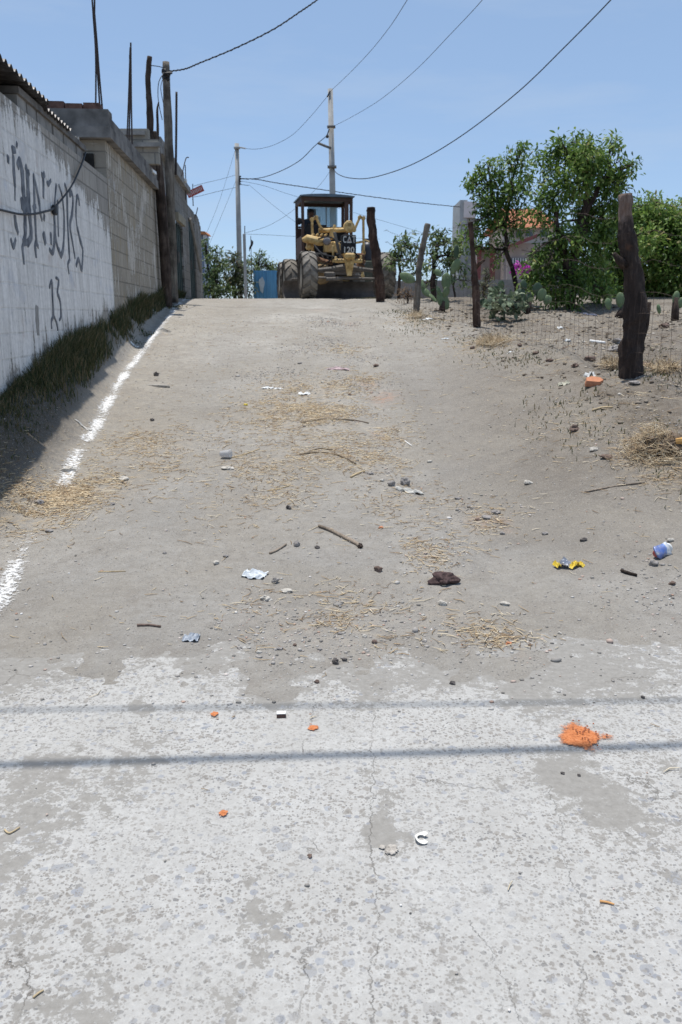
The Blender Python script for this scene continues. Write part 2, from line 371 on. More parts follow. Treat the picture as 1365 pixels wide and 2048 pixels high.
# ---------------------------------------------------------------- concrete street in the foreground
DUST = pxblob([(60, 1560, 60, .6), (30, 1640, 60, .65), (150, 1620, 90, .5), (250, 1570, 90, .4), (15, 1740, 60, .7), (20, 1860, 70, .7), (60, 2010, 110, .9), (230, 1900, 70, .55), (190, 2030, 60, .7), (515, 1830, 45, 1.0), (530, 1900, 45, .8), (500, 1770, 25, .7), (760, 1640, 40, .8), (790, 1690, 45, .7), (750, 1670, 40, .9), (780, 1590, 25, .7), (740, 1545, 25, .6), (745, 1370, 40, 1.), (730, 1410, 30, .7), (900, 1340, 50, .5), (560, 1400, 40, .8), (540, 1370, 60, .8), (1110, 1540, 60, 1.), (1180, 1580, 70, .9), (1250, 1640, 70, .75), (1060, 1400, 60, .5), (1040, 1360, 90, .5), (1330, 1530, 60, .4), (995, 1560, 22, .8), (280, 1415, 30, .8), (300, 1520, 90, .45), (120, 1520, 80, .5), (850, 1860, 40, .5), (900, 1960, 30, .5), (440, 1980, 60, .7), (470, 2030, 50, .6), (1030, 2010, 30, .5), (20, 1420, 90, .3), (1365, 1450, 60, .4), (400, 1330, 40, .7), (1150, 1350, 120, .6), (40, 1330, 80, .8), (690, 1330, 60, .7)])
xs = np.concatenate([-np.geomspace(2.0, 60, 20)[::-1], np.arange(-1.96, 1.97, 0.02), np.geomspace(2.0, 60, 20)])
ys = np.concatenate([[-12, -6, -2, 0, 0.8], np.arange(1.2, 3.95, 0.02)])
rm = gridmesh('concrete_street', xs, ys, lambda X, Y: 0.004*fbm(X*1.2, Y*1.2, 2, 3)*sst((Y-1)/.5)*(np.abs(X) < 4), {
    'dust': lambda X, Y: np.clip(0.95*gauss(X, Y, DUST)+0.80*sst((Y-2.7)/.8)+0.62*(fbm(X*2.6, Y*2.6, 6, 3)), 0, 1.2)})
m = M('worn_concrete', 0.9, 0.25)
p = m.wco(); wv = m.n('ShaderNodeTexNoise', {'Vector': p, 'Scale': 40, 'Detail': 2}, out=1)
pw = m.n('ShaderNodeVectorMath', {0: p, 1: m.n('ShaderNodeVectorMath', {0: wv, 'Scale': .012}, operation='SCALE')}, operation='ADD')
n1 = m.noise(p, 3.0, 5, .6); n2 = m.noise(p, 38, 5, .7); n3 = m.noise(p, 220, 3, .7)
c = m.ramp(n1, (.3, (.415, .405, .38)), (.7, (.485, .477, .455)))
c = m.mx(m.ramp(n3, (.45, .0), (.7, .55)), c, (.36, .36, .35))
hts = []; MSK = m.ramp(m.noise(p, 2.1, 4, .6), (.34, .40), (.58, 1))
def stones(sc, keep, thr, cols, c, op=1.0, loc=0.0):
    q = m.n('ShaderNodeMapping', {'Vector': pw, 'Location': (loc, loc*1.7, 0)})
    d = m.vor(q, sc, 'Distance', 'DISTANCE_TO_EDGE'); rc = m.vor(q, sc, 'Color')
    d1 = m.vor(q, sc, 'Distance', 'F1')
    k = m.ma('MULTIPLY', m.ramp(d, (thr, 0), (thr+.05, 1)), m.ma('GREATER_THAN', m.sep(rc, 0), 1-keep))
    k = m.ma('MULTIPLY', k, m.ma('LESS_THAN', d1, m.ma('MULTIPLY_ADD', m.sep(rc, 2), .45, .22)))
    k = m.ma('MULTIPLY', m.ma('MULTIPLY', k, op), MSK); hts.append(k)
    return m.mx(k, c, m.ramp(m.sep(rc, 1), *cols))
BL = ((.0, (.19, .205, .235)), (.35, (.26, .275, .31)), (.6, (.32, .335, .36)), (.85, (.25, .23, .205)))
PT = ((.0, (.19, .172, .152)), (.6, (.27, .25, .225)), (.9, (.14, .138, .138)))
c = stones(52, .30, .06, PT, c, .85, 3.1)
c = stones(33, .26, .06, BL, c, .85)
c = stones(22, .07, .05, BL, c, .6, 7.7)
c = stones(85, .22, .07, PT, c, .75, 5.1)
c = m.mx(m.ramp(n2, (.42, .35), (.62, 0)), c, (.30, .285, .265))
c = stones(130, .34, .08, PT, c, .8, 1.3)
# dusty pits and drifts of grey-brown dust with torn edges
pit = m.ramp(m.noise(p, 24, 6, .72), (.60, 0), (.66, .7))
c = m.mx(pit, c, (.262, .238, .212))
edge = m.ma('ADD', m.attr('dust'), m.ma('MULTIPLY', m.ma('SUBTRACT', m.noise(p, 17, 8, .75), .5), 4.2))
edge = m.ma('ADD', edge, m.ma('MULTIPLY', m.ma('SUBTRACT', m.noise(p, 70, 4, .7), .5), 1.2))
du = m.ramp(edge, (.56, 0), (.68, .85), (1.0, .97))
c = m.mx(du, c, m.ramp(n2, (.3, (.222, .210, .190)), (.7, (.292, .278, .255))))
# cracks
ck = m.n('ShaderNodeVectorMath', {0: p, 1: m.n('ShaderNodeVectorMath', {0: m.n('ShaderNodeTexNoise', {'Vector': p, 'Scale': 5, 'Detail': 5, 'Roughness': .7}, out=1), 'Scale': .22}, operation='SCALE')}, operation='ADD')
e = m.vor(ck, 1.15, 'Distance', 'DISTANCE_TO_EDGE')
cr = m.ma('MULTIPLY', m.ramp(e, (.001, .8), (.0045, 0)), m.ramp(m.noise(p, 2.3, 2), (.52, 0), (.60, 1)))
px_, py_ = m.sep(p, 0), m.sep(p, 1)
for (x0, x1, y0, y1, sc_, wd_) in ((.055, .12, 1.2, 2.9, 3.1, .0019), (.60, .66, 1.75, 2.35, 4.3, .0012), (-.12, -.10, 2.55, 3.2, 3.7, .0014), (.40, .33, 1.2, 1.75, 4.9, .0009)):
    ny = m.n('ShaderNodeTexNoise', {'Vector': m.n('ShaderNodeCombineXYZ', {0: x0*31, 1: py_, 2: 0.0}), 'Scale': sc_, 'Detail': 8, 'Roughness': .72})
    cx_ = m.ma('ADD', m.ma('MULTIPLY_ADD', py_, (x1-x0)/(y1-y0), x0-(x1-x0)/(y1-y0)*y0), m.ma('MULTIPLY', m.ma('SUBTRACT', ny, .5), .16))
    dd = m.ma('DIVIDE', m.ma('ABSOLUTE', m.ma('SUBTRACT', px_, cx_)), m.ma('MULTIPLY', m.ramp(m.noise(p, 14, 3), (.35, .3), (.65, 1.5)), wd_))
    k_ = m.ma('MULTIPLY', m.ma('MULTIPLY', m.ramp(dd, (.4, .75), (1.1, 0)), m.ramp(m.noise(p, 6.5, 4, .7), (.40, .12), (.58, 1))), m.ma('MULTIPLY', m.ma('GREATER_THAN', py_, y0), m.ma('LESS_THAN', py_, y1))); cr = m.ma('MAXIMUM', cr, k_)
c = m.mx(cr, c, (.19, .172, .15))
m.col(c)
h = m.ma('SUBTRACT', m.ma('ADD', m.ma('MULTIPLY', n2, .6), m.ma('MULTIPLY', n3, .5)), m.ma('ADD', m.ma('MULTIPLY', pit, .5), cr))
h = m.ma('ADD', m.ma('MULTIPLY', h, m.ma('SUBTRACT', 1.0, m.ma('MULTIPLY', du, .5))), m.ma('MULTIPLY', du, .35))
m.bump(h, 0.006, 0.8)
rd = bpy.data.objects.new('concrete_street', rm); COL.objects.link(rd); rd.data.materials.append(m.m); tag(rd, kind='structure')
# ---------------------------------------------------------------- chalk line: ragged powder strip following the bank's foot
mb = MB()
CL = [G(u, v) for u, v in [(-40, 1250), (6, 1190), (40, 1120), (72, 1062)]]
CM = [G(u, v) for u, v in [(122, 978), (140, 938), (160, 905), (180, 878), (198, 842), (215, 812), (238, 770), (258, 738), (285, 703), (302, 680), (322, 652), (340, 632), (352, 612), (366, 603), (372, 600)]]
for (line, wd0) in ((CL, .058), (CM, .062)):
    pl = [(q.x, q.y) for q in line]; seg = [0]
    for a, b in zip(pl, pl[1:]): seg.append(seg[-1]+math.dist(a, b))
    N = int(seg[-1]/.03); W = 10; vs, fs, tn = [], [], []
    for i in range(N+1):
        s0 = i*seg[-1]/N; at = lambda s: np.array([np.interp(s, seg, [q[0] for q in pl]), np.interp(s, seg, [q[1] for q in pl])])
        c = at(s0); d = at(min(s0+.05, seg[-1]))-at(max(s0-.05, 0)); d /= np.linalg.norm(d); nn = np.array([-d[1], d[0]])
        amp = .62+.50*float(vn(s0*2.2, .3, 5))+.45*float(vn(s0*6, 4.3, 2))
        if line is CM and 1.05 < s0 < 1.3: amp *= .4
        if line is CL: amp *= .78 if s0 < .9 else .5
        if line is CM and s0 < 1.0: amp *= .8
        amp *= float(sst(min(s0, seg[-1]-s0)/.12))
        sh = .035*float(vn(s0*3.1, 8.2, 4))+.02*float(vn(s0*11, 1.2, 1))
        for j in range(W+1):
            w0 = (j/W-.5)*.40; x, y = c+nn*(w0+sh); vs.append((x, y, float(H(x, y))+.006)); tn.append(amp*math.exp(-abs(w0/wd0)**2.4))
    for i in range(N):
        for j in range(W): o_ = i*(W+1)+j; fs.append((o_, o_+1, o_+W+2, o_+W+1))
    mb.add(vs, fs); mb.c[-len(vs):] = tn
m = M('lime_powder', 0.95, .1); q = m.wco(); f = m.noise(q, 38, 7, .72); g_ = m.noise(q, 130, 4, .7)
m.col(m.ramp(f, (.36, (.58, .56, .53)), (.55, (.74, .735, .72)), (.72, (.82, .815, .80)))); m.bump(f, .008)
k = m.ma('ADD', m.attr('tint'), m.ma('ADD', m.ma('MULTIPLY', m.ma('SUBTRACT', f, .5), 2.2), m.ma('MULTIPLY', m.ma('SUBTRACT', g_, .5), 1.1)))
k = m.ma('MULTIPLY', m.ramp(k, (.34, 0), (.46, .5), (.72, .97)), m.ramp(m.attr('tint'), (.02, 0), (.12, 1)))
tr = m.n('ShaderNodeBsdfTransparent'); mxs = m.n('ShaderNodeMixShader', {0: k, 1: tr, 2: m.b.outputs[0]}); m.t.links.new(mxs, m.t.nodes['Material Output'].inputs['Surface'])
solo('chalk_line', mb, m.m, G(215, 812), 'broken white chalk line powdered along the left edge of the dirt track', 'chalk line')
# ---------------------------------------------------------------- blades, straws, gravel
def blades(name, XY, hgt, wid, mat, lean=.45, tint=None, zoff=0.0):
    n = len(XY); x, y = XY[:, 0], XY[:, 1]; z = H(x, y)-.01+zoff
    az = rng.random(n)*6.283; L = lean*(0.3+rng.random(n)); dx, dy = np.cos(az)*L, np.sin(az)*L
    B = np.stack([x, y, z], 1); sx = np.stack([-np.sin(az+.6), np.cos(az+.6), 0*az], 1)*wid[:, None]/2
    up = lambda t: B+np.stack([dx*hgt*t*t, dy*hgt*t*t, hgt*t*(1-.18*t*L)], 1)
    V = np.stack([B-sx, B+sx, up(.5)-sx*.8, up(.5)+sx*.8, up(.82)-sx*.5, up(.82)+sx*.5, up(1.)], 1)
    return npmesh(name, V, [(0, 1, 3, 2), (2, 3, 5, 4)], [(4, 5, 6)], tint if tint is not None else rng.random(n))
def leafmat(name, ramp_, trans=.35, rough=.55):
    m = M(name, rough, .35); t = m.attr('tint'); c = m.ramp(t, *ramp_); m.col(c)
    tr = m.n('ShaderNodeBsdfTranslucent', {'Color': c}); ad = m.n('ShaderNodeMixShader', {0: trans, 1: m.b.outputs[0], 2: tr})
    m.t.links.new(ad, m.t.nodes['Material Output'].inputs['Surface']); return m.m
GRASS = leafmat('grass_blades', ((0, (.03, .045, .018)), (.5, (.065, .085, .03)), (.75, (.13, .115, .05)), (1, (.27, .20, .11))))
pts = []
ycand = rng.uniform(3.6, 21.5, 120000); tcand = rng.random(120000)
wx = wallx(ycand)+.03; cx = chalkx(ycand)
xx = wx+(cx-wx-.1)*tcand**1.25
dens = np.clip(1.15-1.75*tcand, 0, 1)*(0.45+2.0*fbm(xx*1.3, ycand*1.3, 4, 3)+.25*(ycand > 6))
keep = rng.random(120000) < dens; xx, yy, tt = xx[keep], ycand[keep], tcand[keep]
hg = (0.07+.17*rng.random(len(xx))**1.5)*(1.2-0.85*tt)*(.38+.55*sst((yy-6)/5))*(0.75+1.0*np.clip(fbm(xx*1.1, yy*1.1, 2, 2)+.3, 0, 1))
gme = blades('grass', np.stack([xx, yy], 1), hg, 0.003+.004*rng.random(len(xx))+yy*.00035, GRASS)
o = bpy.data.objects.new('grass', gme); COL.objects.link(o); gme.materials.append(GRASS); tag(o, kind='stuff')
# short tufts on the sunny side: along the fence and near the track's crest
tx, ty = [], []
for (u, v, r, k) in [(740, 596, .5, 420), (800, 625, .45, 240), (850, 645, .4, 260), (835, 665, .4, 140), (1070, 715, .28, 160), (1090, 820, .3, 130), (1170, 860, .3, 160), (1300, 735, .3, 300), (1340, 760, .3, 260), (950, 680, .3, 130), (1200, 800, .3, 90), (290, 668, .16, 220), (340, 615, .25, 300), (262, 675, .12, 120), (365, 598, .3, 260), (1020, 720, .3, 160), (980, 705, .3, 120), (870, 590, .6, 240), (1190, 690, .5, 60), (1320, 700, .5, 110), (1340, 850, .2, 50), (1350, 960, .2, 60)]:
    q = G(u, v); tx.append(q.x+rng.normal(0, r*.55, k)); ty.append(q.y+rng.normal(0, r*.9, k))
tx = np.concatenate(tx); ty = np.concatenate(ty)
tm = blades('grass_tufts', np.stack([tx, ty], 1), .015+.05*rng.random(len(tx))**2, .006+ty*.0006, GRASS, .7, rng.random(len(tx))**.8)
o = bpy.data.objects.new('grass_tufts', tm); COL.objects.link(o); tm.materials.append(GRASS); tag(o, kind='stuff')
def straws(name, x, y, L, r, mat, lift=.004, pitch=.10):
    n = len(x); az = rng.random(n)*6.283; pt = rng.normal(0, pitch, n)
    d = np.stack([np.cos(az)*np.cos(pt), np.sin(az)*np.cos(pt), np.sin(pt)], 1)*L[:, None]/2
    C = np.stack([x, y, np.maximum(H(x, y), np.where(y < 3.6, 0.0, -9))+lift+r], 1)
    bend = np.stack([-np.sin(az), np.cos(az), 0*az], 1)*(L*rng.normal(0, .10, n))[:, None]
    e1 = np.stack([-np.sin(az), np.cos(az), 0*az], 1)*r[:, None]; e2 = np.array([[0, 0, 1.]])*r[:, None]
    ring = lambda c, k: [c-e1*k-e2*k*.6, c+e1*k-e2*k*.6, c+e2*k]
    V = np.stack(ring(C-d, .7)+ring(C+bend, 1.)+ring(C+d, .5), 1)
    q = [(a+b*3, (a+1) % 3+b*3, (a+1) % 3+b*3+3, a+b*3+3) for b in (0, 1) for a in range(3)]
    return npmesh(name, V, q, None, rng.random(n))
m = M('straw', .8, .25); m.col(m.ramp(m.attr('tint'), (0, (.22, .15, .095)), (.35, (.42, .31, .19)), (.7, (.56, .45, .29)), (1, (.68, .60, .46)))); STRAWM = m.m
sx, sy = [], []
for (x, y, a, b, k) in STRAW:
    n = int(min(800, 80+k*1100*min(1.2, a*b*6+.15)))
    qx = x+rng.normal(0, a*1.0, n); qy = y+rng.normal(0, b*.85, n); kk = fbm(qx*4, qy*4, 2, 3)+.5*rng.random(n) > .12
    sx.append(qx[kk]); sy.append(qy[kk])
n = 1500; sx.append(rng.uniform(-3.2, 3.4, n)); sy.append(rng.uniform(3.4, 15, n))
n = 25; sx.append(rng.uniform(-1.1, 1.2, n)); sy.append(rng.uniform(1.4, 3.4, n))
sx = np.concatenate(sx); sy = np.concatenate(sy); k = (sy > 1.4) & ~((sy < 3.4) & (rng.random(len(sy)) < .8)) & (sx > wallx(sy)+.1); sx, sy = sx[k], sy[k]
L = .02+.07*rng.random(len(sx))**2.2+.10*(rng.random(len(sx)) < .03)
sm = straws('dry_straw', sx, sy, L, .0009+.0013*rng.random(len(sx))+sy*.00009, STRAWM)
o = bpy.data.objects.new('dry_straw', sm); COL.objects.link(o); sm.materials.append(STRAWM); tag(o, kind='stuff')
# lumps of turned soil in the plot and along the fence
n = 5200; lx = rng.uniform(1.4, 6.5, n); ly = rng.uniform(6.2, 17, n); k = lx > np.interp(ly, [6, 8, 13, 17], [2.0, 2.0, 1.7, 1.0]); lx, ly = lx[k], ly[k]; n = len(lx)
lr = (.004+.019*rng.random(n)**3.6)*(.6+ly*.05); V0 = np.array([tuple(q) for q in ICO[2][0]])
V = V0[None]*(1+.55*(rng.random((n, len(V0), 1))-.5))*lr[:, None, None]*np.stack([.8+.6*rng.random(n), .8+.6*rng.random(n), .5+.3*rng.random(n)], 1)[:, None, :]
V = V+np.stack([lx, ly, H(lx, ly)+lr*.15], 1)[:, None, :]
vm = npmesh('soil_lumps', V, None, ICO[2][1], rng.random(n)); m = M('soil_lump', .95, .1); m.col(m.ramp(m.attr('tint'), (0, (.10, .08, .062)), (.5, (.19, .16, .128)), (.92, (.28, .245, .20)), (1, (.5, .47, .42))))
o = bpy.data.objects.new('soil_lumps', vm); COL.objects.link(o); vm.materials.append(m.m); tag(o, kind='stuff')
lx = rng.uniform(1.2, 6, 1300); ly = rng.uniform(6.5, 17, 1300); k = lx > np.interp(ly, [6, 8, 13, 17], [2.0, 1.9, 1.3, .8]); sm2 = straws('straw_bits', lx[k], ly[k], .05+.14*rng.random(k.sum())**2, .0018+.0016*rng.random(k.sum()), STRAWM, .004, .25)
o = bpy.data.objects.new('straw_bits', sm2); COL.objects.link(o); sm2.materials.append(STRAWM); tag(o, kind='stuff')
# gravel: loose chips too many to count
n = 4200; gx = rng.uniform(-3.0, 3.8, n); gy = 2.9+rng.random(n)**1.4*13
rows = [G(u, v) for u, v in [(700, 1260), (560, 1240), (650, 1290), (820, 1250), (1000, 1280), (520, 1300), (960, 1020), (780, 960), (750, 900), (700, 760), (690, 690), (660, 650), (1260, 760), (1320, 860), (1150, 700), (1300, 760), (870, 1110), (560, 800), (620, 775), (680, 820), (640, 840), (560, 745), (520, 750), (600, 700), (650, 680), (690, 650), (720, 720), (740, 780), (640, 640), (1330, 1170), (1340, 1200)]]
for q in rows:
    gx = np.concatenate([gx, q.x+rng.normal(0, .20, 170)]); gy = np.concatenate([gy, q.y+rng.normal(0, .22, 170)])
n = 50; gx = np.concatenate([gx, rng.uniform(-1.3, 1.6, n)]); gy = np.concatenate([gy, rng.uniform(1.4, 3.4, n)])
k = gx > wallx(gy)+.15; gx, gy = gx[k], gy[k]
gr = .0022+.006*rng.random(len(gx))**3.0+gy*.00022
gr[rng.random(len(gx)) < .012] *= 2.2
V0 = np.array([tuple(q) for q in ICO[1][0]]); n = len(gx)
V = V0[None]*(1+.5*(rng.random((n, 12 if len(V0) == 12 else len(V0), 1))-.5))*gr[:, None, None]
V = V*np.stack([.8+.7*rng.random(n), .8+.5*rng.random(n), .45+.4*rng.random(n)], 1)[:, None, :]
V = V+np.stack([gx, gy, np.maximum(H(gx, gy), np.where(gy < 3.6, 0, -9))+gr*.25], 1)[:, None, :]
vm = npmesh('gravel', V, None, ICO[1][1], rng.random(n))
m = M('gravel', .9, .2); m.col(m.ramp(m.attr('tint'), (0, (.14, .13, .12)), (.12, (.25, .235, .215)), (.5, (.36, .335, .31)), (.8, (.47, .45, .42)), (.93, (.42, .27, .20)), (1, (.68, .66, .63)))); GRAVM = m.m
o = bpy.data.objects.new('gravel', vm); COL.objects.link(o); vm.materials.append(GRAVM); tag(o, kind='stuff')
# ================================================================ LEFT SIDE: walls and buildings
WD = Vector((-0.0776, 1, 0)).normalized(); WN = Vector((1, 0.0776, 0)).normalized()
def WP(s, off, z): return Vector((float(wallx(s)), s, z)) + WN*off
def wbox(mb, s0, s1, o0, o1, z0, z1):
    q = [WP(s, o, z) for s in (s0, s1) for o in (o0, o1) for z in (z0, z1)]
    return mb.add(q, [(0, 1, 3, 2), (4, 6, 7, 5), (0, 4, 5, 1), (2, 3, 7, 6), (0, 2, 6, 4), (1, 5, 7, 3)])
def onwall(u, v, off=0.0):   # point of the wall plane seen at a pixel
    x, y, z = ray(u, v); r = x/y
    Y = (-2.31+off)/(r+0.0776); return Vector((r*Y, Y, CAM_H+z/y*Y))
# painted wall material: chipped whitewash over grey render and block joints
def wallmat(name, paint, bare, chip, streak=.5, joint=True, ochre=False):
    m = M(name, .92, .2); p0 = m.wco(); v = m.n('ShaderNodeCombineXYZ', {0: m.sep(p0, 1), 1: m.sep(p0, 2), 2: 0.0})
    br = m.n('ShaderNodeTexBrick', {'Vector': v, 'Scale': 1.0, 'Color1': (1, 1, 1, 1), 'Color2': (.72, .72, .72, 1), 'Mortar': (0, 0, 0, 1), 'Mortar Size': .011, 'Mortar Smooth': .3, 'Brick Width': .42, 'Row Height': .215, 'Bias': 0.0})
    st = m.noise(m.n('ShaderNodeMapping', {'Vector': v, 'Scale': (7, .9, 1)}), 1.6, 7, .68, .4)
    bl = m.noise(v, 1.1, 6, .65, .3); fn = m.noise(v, 22, 6, .7)
    pc = m.ramp(fn, (.3, tuple(x*.80 for x in paint)), (.6, paint))
    pc = m.mx(m.ramp(st, (.40, 0), (.68, streak)), pc, tuple(x*.62 for x in bare))
    pc = m.mx(m.ramp(m.noise(v, 2.6, 4), (.58, 0), (.7, .35)), pc, (.36, .40, .50))
    pc = m.mx(m.ramp(m.noise(m.n('ShaderNodeMapping', {'Vector': v, 'Location': (7, 3, 0)}), 3.1, 5), (.62, 0), (.72, .4)), pc, (.45, .33, .28))
    bc = m.mx(.45, m.ramp(bl, (.3, tuple(x*.6 for x in bare)), (.7, bare)), m.mx(1.0, bare, br, 'MULTIPLY'))
    bc = m.mx(m.ramp(st, (.45, 0), (.65, .7)), bc, tuple(x*.55 for x in bare))
    if ochre: bc = m.mx(m.ramp(m.noise(m.n('ShaderNodeMapping', {'Vector': v, 'Scale': (3, .8, 1)}), 1.9, 4), (.55, 0), (.72, .55)), bc, (.30, .22, .10))
    # bare render shows high up under the beam and low down at the splash line
    z = m.sep(p0, 2); k = m.ma('ADD', m.ma('MULTIPLY', m.ma('SUBTRACT', fn, .5), .9), m.ma('MULTIPLY', m.ma('SUBTRACT', st, .5), 1.6))
    f = m.ramp(m.ma('ADD', k, chip(m, z, bl, m.sep(p0, 1))), (.46, 0), (.54, 1))
    c = m.mx(f, pc, bc)
    if joint: c = m.mx(m.ma('MULTIPLY', m.ramp(br, (.0, .55), (.25, 0)), m.ramp(m.noise(v, 2.3, 6, .75), (.47, .04), (.66, .8))), c, tuple(x*.5 for x in bare))
    m.col(c); m.bump(m.ma('ADD', m.ma('MULTIPLY', br, .35), m.ma('SUBTRACT', m.ma('MULTIPLY', fn, .5), m.ma('MULTIPLY', f, .5))), .012, .8)
    return m.m
def chip_white(m, z, bl, y):
    top = m.ma('MULTIPLY', m.ma('SUBTRACT', z, m.ma('SUBTRACT', 3.27, m.ma('MULTIPLY', m.ma('MAXIMUM', m.ma('SUBTRACT', y, 8.7), 0), .19))), 1.6)
    low = m.ma('MULTIPLY', m.ma('SUBTRACT', m.ma('MULTIPLY', y, .125), z), 1.2)
    return m.ma('ADD', m.ma('ADD', .47, m.ma('MAXIMUM', m.ma('MAXIMUM', top, low), -.38)), m.ma('MULTIPLY', m.ma('SUBTRACT', bl, .5), 1.3))
def chip_grey(m, z, bl, y):
    return m.ma('ADD', .50, m.ma('MULTIPLY', m.ma('SUBTRACT', bl, .43), 1.6))
WHITE = wallmat('chipped_whitewash', (.86, .83, .79), (.42, .385, .34), chip_white, .45)
BLOCK = wallmat('stained_block', (.62, .57, .50), (.42, .37, .30), chip_grey, .6, True, True)
BLOCK2 = wallmat('grey_block', (.36, .35, .33), (.26, .24, .21), chip_grey, .7)
CONC = simple('old_concrete', (.25, .24, .225), .95, .2, .4, 3.0, .01)
DARKC = simple('sooty_concrete', (.15, .14, .13), .95, .2, .5, 4.0, .01)
TAN = simple('tan_render', (.30, .265, .20), .95, .2, .2, 3.0, .004)
# block wall with graffiti and a tin-roofed shed behind it
t = thing('block_house', 'low whitewashed block house with black graffiti and a rusty corrugated roof', 'house', WP(9, 0, 1.0))
mb = MB(); wbox(mb, 4.3, 12.27, -.15, 0, -.3, 3.30); part('wall', mb, WHITE, t)
for (a, b, z0, z1) in ((8.22, 8.50, 3.303, 3.41), (8.54, 8.83, 3.303, 3.41), (8.88, 9.42, 3.303, 3.41), (9.5, 9.9, 3.303, 3.41), (9.95, 10.5, 3.303, 3.41), (10.56, 10.9, 3.303, 3.41), (6.4, 7.70, 3.303, 3.50)):
    mb = MB(); wbox(mb, a, b, -.15, -.012, z0, z1); part('block', mb, CONC, t)
mb = MB(); wbox(mb, 8.20, 10.95, -.16, .015, 3.413, 3.475); part('beam', mb, DARKC, t)
# corrugated sheets, two lengths, sloping slightly to the street
def corr(mb, s0, s1, o0, o1, z0, z1, pitch=.145, amp=.022, th=.003):
    n = int((s1-s0)/pitch*8)+1; vs = []
    for k in range(2):
        for i in range(n):
            s = s0+(s1-s0)*i/(n-1); h = amp*math.cos(2*math.pi*(s-s0)/pitch)
            for (o, z) in ((o0, z0), (o1, z1)): vs.append(WP(s, o, z+h-k*th))
    def ix(k, i, j): return (k*n+i)*2+j
    fs = []
    for i in range(n-1):
        fs += [(ix(0, i, 0), ix(0, i+1, 0), ix(0, i+1, 1), ix(0, i, 1)), (ix(1, i, 0), ix(1, i, 1), ix(1, i+1, 1), ix(1, i+1, 0)), (ix(0, i, 1), ix(0, i+1, 1), ix(1, i+1, 1), ix(1, i, 1)), (ix(0, i, 0), ix(1, i, 0), ix(1, i+1, 0), ix(0, i+1, 0))]
    mb.add(vs, fs)
m = M('rusty_tin', .45, .5); f = m.noise(m.wco(), 6, 6, .65); m.col(m.ramp(f, (.35, (.022, .018, .016)), (.6, (.07, .062, .058)), (.8, (.26, .26, .26)))); m.b.inputs['Metallic'].default_value = .25; TIN = m.m
mb = MB(); corr(mb, 6.86, 8.97, -3.0, .10, 3.72, 3.51); part('metal_roof', mb, TIN, t)
mb = MB(); corr(mb, 8.99, 10.05, -3.0, .06, 3.68, 3.47, .13); part('metal_roof', mb, TIN, t)
mb = MB(); corr(mb, 4.35, 6.84, -3.0, .13, 3.70, 3.48); part('metal_roof', mb, TIN, t)
mb = MB(); wbox(mb, 6.8, 10.0, -1.6, -1.53, 3.50, 3.57); part('purlin', mb, DARKC, t)
mb = MB(); wbox(mb, 4.3, 4.45, -3.2, -.153, -.3, 3.25); wbox(mb, 12.1, 12.27, -3.2, -.153, .5, 3.2); wbox(mb, 4.3, 12.27, -3.35, -3.203, -.3, 3.7); part('back_wall', mb, CONC, t)
# graffiti strokes: enamel letters traced on the wall's plane
INK = simple('graffiti_enamel', (.032, .038, .050), .7, .3, .3, 11, c2=(.24, .25, .27))
def stroke(mb, pts, wd, f, off):
    q = [onwall(*f(x, y)) + WN*.002 for x, y in pts]
    r = []
    for i in range(len(q)-1):       # soften the corners
        for k in range(4):
            tt = k/4; p0 = q[max(i-1, 0)]; p3 = q[min(i+2, len(q)-1)]
            r.append(0.5*((2*q[i])+(q[i+1]-p0)*tt+(2*p0-5*q[i]+4*q[i+1]-p3)*tt*tt+(3*q[i]-p0-3*q[i+1]+p3)*tt**3))
    r.append(q[-1]); n = len(r)
    mb.ribbon(r, [1.2*wd*(.55+.45*math.sin(math.pi*(i+.7)/(n+.4))+.12*math.sin(i*1.7)) for i in range(n)], WN, .003+off)
fa = lambda x, y: (x/6.825, 280+y/6.825); fb = lambda x, y: (x/6.205, 500+y/6.205)
